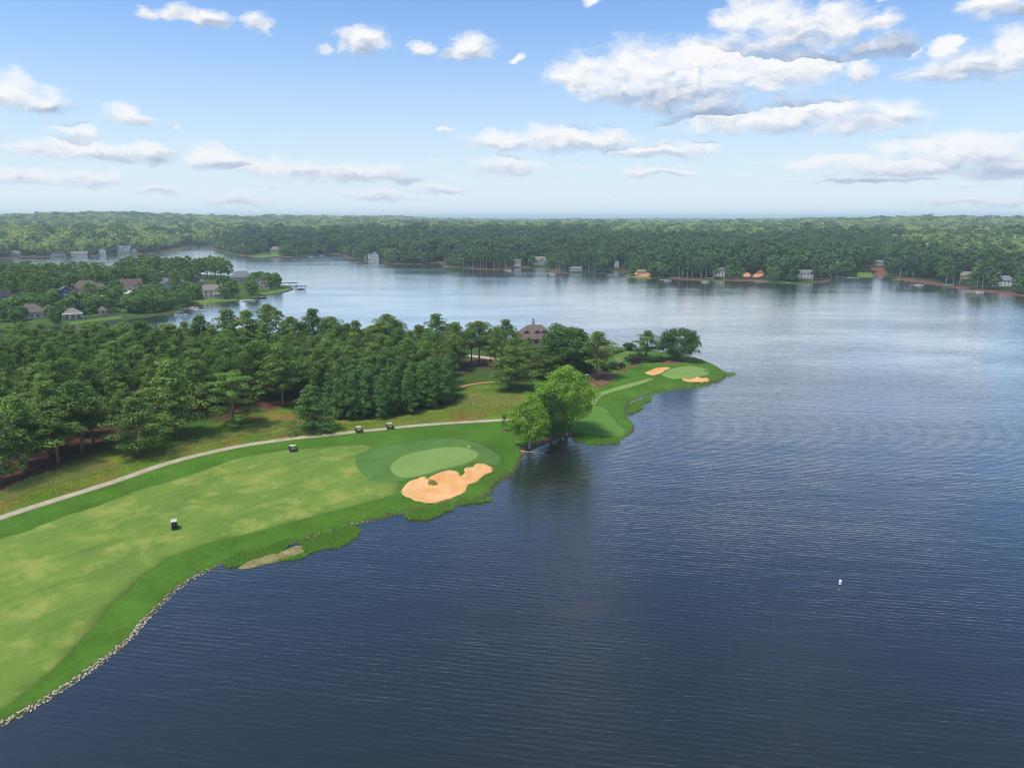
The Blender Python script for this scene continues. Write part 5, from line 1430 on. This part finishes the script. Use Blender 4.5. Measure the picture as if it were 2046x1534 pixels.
# ------------------------------------------------------------------ people on the point green
def person(px_, py_, rz_, label, shirt, trousers, lean=0.0):
    q_ = g1p(px_, py_)
    root = empty('person', (q_[0], q_[1], q_[2] + 0.05), rz_)
    tag(root, label, 'person', 'golfers on the point green')
    J = [(0, 0, 0.95), (0, 0.02 + lean * 0.3, 1.2), (0, lean * 0.6, 1.42), (0, lean * 0.75, 1.52), (0, lean * 0.8 + 0.02, 1.64), (0, lean * 0.8 + 0.02, 1.74)]
    rad = [0.15, 0.14, 0.16, 0.06, 0.10, 0.08]
    E = [(0, 1), (1, 2), (2, 3), (3, 4), (4, 5)]
    for s_ in (-1, 1):
        b0 = len(J)
        J += [(0.10 * s_, 0, 0.88), (0.12 * s_, 0.02, 0.48), (0.13 * s_, 0, 0.08), (0.14 * s_, 0.14, 0.045)]; rad += [0.095, 0.065, 0.045, 0.04]
        E += [(0, b0), (b0, b0 + 1), (b0 + 1, b0 + 2), (b0 + 2, b0 + 3)]
        b0 = len(J)
        J += [(0.20 * s_, lean * 0.6, 1.40), (0.24 * s_, lean + 0.05, 1.14), (0.10 * s_, lean + 0.26, 0.98), (0.05 * s_, lean + 0.32, 0.94)]; rad += [0.065, 0.048, 0.036, 0.035]
        E += [(2, b0), (b0, b0 + 1), (b0 + 1, b0 + 2), (b0 + 2, b0 + 3)]
    me_ = bpy.data.meshes.new('body'); me_.from_pydata(J, E, [])
    tmp = bpy.data.objects.new('tmp', me_); COL.objects.link(tmp)
    tmp.modifiers.new('skin', 'SKIN'); sv = me_.skin_vertices[0].data
    for k, r_ in enumerate(rad): sv[k].radius = (r_, r_)
    sv[0].use_root = True
    sb = tmp.modifiers.new('sub', 'SUBSURF'); sb.levels = 1; sb.render_levels = 1
    dg = bpy.context.evaluated_depsgraph_get(); dg.update()
    ev = bpy.data.meshes.new_from_object(tmp.evaluated_get(dg))
    bpy.data.objects.remove(tmp)
    for m_ in (MAT['skin'], shirt, trousers, MAT['white']): ev.materials.append(m_)
    for p_ in ev.polygons:
        c_ = p_.center
        p_.use_smooth = True
        if c_.z < 0.09: p_.material_index = 3
        elif c_.z < 0.96 and c_.y < 0.2: p_.material_index = 2
        elif c_.z < 1.49 and (abs(c_.x) < 0.23 and c_.z > 1.12 or c_.z > 1.2 or (abs(c_.x) < 0.17 and c_.y < 0.18)): p_.material_index = 1
        else: p_.material_index = 0
    obj('body', ev, root)
    hair = MB()
    bmesh.ops.create_uvsphere(hair.bm, u_segments=10, v_segments=6, radius=0.105)
    shift(hair, 0, lean * 0.8 - 0.01, 1.72).build('cap', MAT['white'], root, True)
    return root
person(1409, 744, R(200), 'golfer in a white shirt and dark trousers putting on the point green', MAT['white'], MAT['cloth_dark'], 0.12)
person(1412, 748, R(120), 'golfer in dark shirt and pale trousers beside the putting golfer', MAT['cloth_dark'], MAT['offwhite'], 0.02)

# ------------------------------------------------------------------ flag, markers, buoys, driftwood
q_ = g1p(935, 907)
fl = empty('flagstick', q_); tag(fl, 'yellow flag on a thin pole in the oval putting green', 'flag')
MB().tube([(0, 0, 0), (0, 0, 2.5)], 0.05, 6).build('pole', MAT['yellow'], fl)
MB().box((0.36, 0, 2.25), (0.62, 0.03, 0.45)).build('flag', MAT['yellow'], fl)
for px_, py_ in ((553, 975), (592, 1000)):
    q_ = g1p(px_, py_)
    mk = empty('fairway_marker', (q_[0], q_[1], q_[2] + 0.03)); tag(mk, 'small white marker standing on the fairway', 'marker', 'white fairway markers')
    MB().tube([(0, 0, 0), (0, 0, 0.06), (0, 0, 0.34), (0, 0, 0.40)], [0.17, 0.20, 0.18, 0.08], 10).build('post', MAT['white'], mk)
    MB().tube([(0, 0, 0.40), (0, 0, 0.43)], 0.06, 8).build('knob', MAT['black'], mk)
for px_, py_, lab in ((1678, 1168, 'white cylinder buoy alone on the open dark water'), (1554, 784, 'white buoy off the tip of the point')):
    q_ = at_height(px_, py_, 0)
    by = empty('buoy', (q_[0], q_[1], 0), 0.3); tag(by, lab, 'buoy')
    MB().tube([(0, 0, -0.5), (0.02, 0, 0.0), (0.04, 0, 0.95), (0.042, 0, 1.0)], [0.24, 0.25, 0.25, 0.20], 14).build('body', MAT['white'], by, True)
    MB().tube([(0, 0, 0.02), (0, 0, 0.14)], 0.27, 14).build('float_collar', MAT['black'], by)
    MB().tube([(0.02, 0, 0.5), (0.022, 0, 0.62)], 0.256, 14).build('band', MAT['redcanvas'], by)
q_ = at_height(1063, 905, 0)
lg = empty('fallen_branch', (q_[0], q_[1], 0.1), R(12)); tag(lg, 'bleached fallen branch lying in the water below the sycamore', 'branch')
MB().tube([(-3.2, 0.6, 0.5), (-1.2, 0.2, 0.28), (1.0, -0.2, 0.12), (3.4, -0.9, 0.0)], [0.13, 0.12, 0.09, 0.04], 7).build('stem', MAT['drift'], lg)
MB().tube([(-0.8, 0.15, 0.25), (0.6, 0.9, 0.35), (1.6, 1.6, 0.3)], [0.07, 0.05, 0.02], 6).build('twig', MAT['drift'], lg)
MB().tube([(0.2, 0.0, 0.2), (0.8, -1.2, 0.1), (1.2, -2.0, 0.0)], [0.06, 0.04, 0.02], 6).build('twig', MAT['drift'], lg)

# ------------------------------------------------------------------ docks and boats
def dock(px_, py_, rz_, L, Wd, label, roof=None, roof_mat='roof_dark', cat='dock'):
    q_ = at_height(px_, py_, 0)
    root = empty('dock', (q_[0], q_[1], 0), rz_); tag(root, label, cat)
    n_ = max(4, int(L / 1.2))
    for k_ in range(n_):
        MB().box((-L / 2 + (k_ + 0.5) * L / n_, 0, 0.62), (L / n_ - 0.06, Wd, 0.12)).build('plank', MAT['drift'], root)
    for x_ in (-L / 2 + 0.3, 0, L / 2 - 0.3):
        for s_ in (-1, 1):
            MB().tube([(x_, s_ * (Wd / 2 - 0.2), -1.2), (x_, s_ * (Wd / 2 - 0.2), 3.2 if roof else 1.1)], 0.13, 7).build('pile', MAT['wood'], root)
    if roof:
        MB().box((0, 0, 3.35), (L + 0.8, Wd + 1.4, 0.28), bev=0.08).build('roof', MAT[roof_mat], root)
    return root
def boat(px_, py_, rz_, L, label, hull='white', canopy=None, group=None):
    q_ = at_height(px_, py_, 0)
    root = empty('boat', (q_[0], q_[1], 0.0), rz_); tag(root, label, 'boat', group)
    mb = MB(); rings = []
    for t in np.linspace(0, 1, 8):
        x_ = -L / 2 + L * t; w_ = 0.17 * L * (1 - max(0, (t - 0.45) / 0.55) ** 2.2) + 0.02; zt = 0.75 + 0.25 * t * t
        rings.append([mb.bm.verts.new(v_) for v_ in ((x_, -w_, zt), (x_ - 0.1 * t, -w_ * 0.8, 0.05), (x_ - 0.15 * t, 0, -0.25 + 0.2 * t), (x_ - 0.1 * t, w_ * 0.8, 0.05), (x_, w_, zt))])
    for i in range(7):
        for k in range(4): mb.bm.faces.new((rings[i][k], rings[i][k + 1], rings[i + 1][k + 1], rings[i + 1][k]))
        mb.bm.faces.new((rings[i][4], rings[i][0], rings[i + 1][0], rings[i + 1][4]))
    mb.bm.faces.new(rings[0]); mb.bm.faces.new(rings[-1][::-1])
    mb.build('hull', MAT[hull], root)
    MB().box((-0.12 * L, 0, 0.92), (0.35 * L, 0.24 * L, 0.3), bev=0.05).build('cockpit', MAT['vinyl'], root)
    MB().box((0.08 * L, 0, 1.2), (0.05, 0.24 * L, 0.5), ry=-0.5).build('windshield', MAT['glass'], root)
    MB().box((-L / 2 - 0.15, 0, 0.5), (0.4, 0.4, 1.0), bev=0.06).build('outboard_motor', MAT['blackpaint'], root)
    if canopy:
        MB().box((-0.08 * L, 0, 2.2), (0.5 * L, 0.33 * L, 0.10), bev=0.03).build('canopy', MAT[canopy], root)
        for sx in (-0.3, 0.14):
            for s_ in (-1, 1): MB().tube([(sx * L, s_ * 0.13 * L, 0.8), (sx * L, s_ * 0.15 * L, 2.2)], 0.04, 5).build('canopy_pole', MAT['metal'], root)
    return root
dock(601, 579, R(0), 9, 5, 'dock with a flat dark canopy off the tip of the residential point', roof=True)
boat(600, 578, R(5), 6.5, 'white boat under the canopy off the residential point')
dock(580, 572, R(5), 13, 5, 'long dark-roofed boat dock behind the residential point', roof=True)
dock(383, 618, R(-8), 12, 2, 'white plank dock at the inlet mouth, longer of two'); dock(398, 621, R(-10), 10, 1.6, 'narrow pale dock running into the inlet beside the longer one')
boat(388, 616, R(-5), 7, 'white boat moored at the inlet dock'); boat(362, 630, R(0), 9, 'boat under a bright blue cover at the inlet', canopy='blue')
dock(489, 602, R(5), 9, 2.2, 'dark dock beside the moored white motorboat'); boat(499, 601, R(5), 9, 'large white motorboat moored at the bank below the leafy trees')
boat(524, 596, R(8), 7, 'dark-hulled boat moored near the grassy tip', hull='blackpaint'); boat(540, 594, R(8), 6, 'small white boat next to the dark-hulled one')
boat(718, 527, R(176), 7, 'motorboat under way in open water before the arched-window house', hull='redcanvas', canopy='offwhite')
MB_wake = None
FD = [(675, 515, 9, 'roofed dock left of the arched-window lake house', True, 'roof_red'), (697, 519, 9, 'small roofed dock at the arched-window lake house', True, 'roof_grey'), (577, 513, 9, 'low dock right of the sloping lawn', False, None),
      (888, 527, 11, 'brown-roofed boat dock in the narrow cove', True, 'roof_brown'), (888, 534, 9, 'low pale dock before the cove point', False, None), (1012, 539, 9, 'white dock left of the white and blue cottage', False, None),
      (1098, 545, 9, 'dock at the point before the big beige house', False, None), (1202, 545, 10, 'pale dock beside the narrow white house lawn', False, None), (1221, 552, 10, 'flat-roofed dock in front of the clay plot', True, 'roof_grey'),
      (1240, 546, 8, 'dark-roofed slip beside the clay plot', True, 'roof_dark'), (1326, 560, 10, 'white dock right of the clay plot', False, None), (1417, 561, 8, 'dock with a white slide below the two-storey white house', True, 'roof_grey'),
      (1518, 563, 10, 'white dock with a raised ramp on the right shore', False, None), (1582, 565, 10, 'low timber dock below the white house with steps', False, None), (1678, 559, 9, 'reddish boat dock on the right shore', True, 'roof_red'),
      (1705, 556, 12, 'long low dock before the green clearing', False, None), (1790, 559, 8, 'pale dock below tall pine trunks', False, None), (1830, 569, 10, 'white dock beneath the red straw bank', False, None),
      (1893, 575, 9, 'dock with a teal canopy on the right shore', True, 'teal'), (1948, 583, 12, 'white dock left of the large white house', False, None)]
for (px_, py_, L_, lab, rf, rm) in FD:
    dock(px_, py_ + 0.8, random.uniform(-0.15, 0.15), L_, 3.2, lab, roof=rf, roof_mat=rm or 'roof_dark')
for (px_, py_, lab) in [(1018, 540.5, 'white boat moored below the white and blue cottage'), (622, 512, 'white boat on the shaded shore right of the sloping lawn'), (1103, 547.5, 'white boat at the point before the big beige house'), (1334, 560.5, 'white boat moored right of the clay plot'),
                        (1410, 563, 'white boat beside the dock with the slide'), (1838, 570, 'white boat moored beneath the red straw bank'), (1958, 584.5, 'white boat moored left of the large white house'), (643, 510.5, 'small white boat on the shaded shore near the roofed docks')]:
    boat(px_, py_ + 1.0, random.uniform(-0.2, 0.2), 8, lab)
# sea wall on the inlet
sw = ground_at(*np.array([(136,640),(170,637),(205,632),(246,626)], float).T)
mb = MB()
for a, b_ in zip(sw[:-1], sw[1:]):
    c_ = (a + b_) / 2; L_ = np.hypot(*(b_ - a)); mb.box((c_[0], c_[1], T1(c_) + 0.3), (L_ + 0.2, 0.6, 1.6), rz=math.atan2(b_[1] - a[1], b_[0] - a[0]))
tag(mb.build('retaining_wall', MAT['wood']), 'dark sea wall along the garden of the pavilion', 'wall')

# ------------------------------------------------------------------ haze
hz = MB(); hz.box((0, 0, 73.0), (98000, 98000, 154.0))
m, b = new_mat('haze')
pv = b.n('ShaderNodeVolumePrincipled', {'Color': (0.78, 0.92, 1.0, 1), 'Density': 1.0e-4, 'Anisotropy': 0.0})
finish(b, None, pv.outputs[0])
hzo = hz.build('haze', m)
tag(hzo, 'pale blue summer haze over the lake and woods', 'haze', kind='stuff')
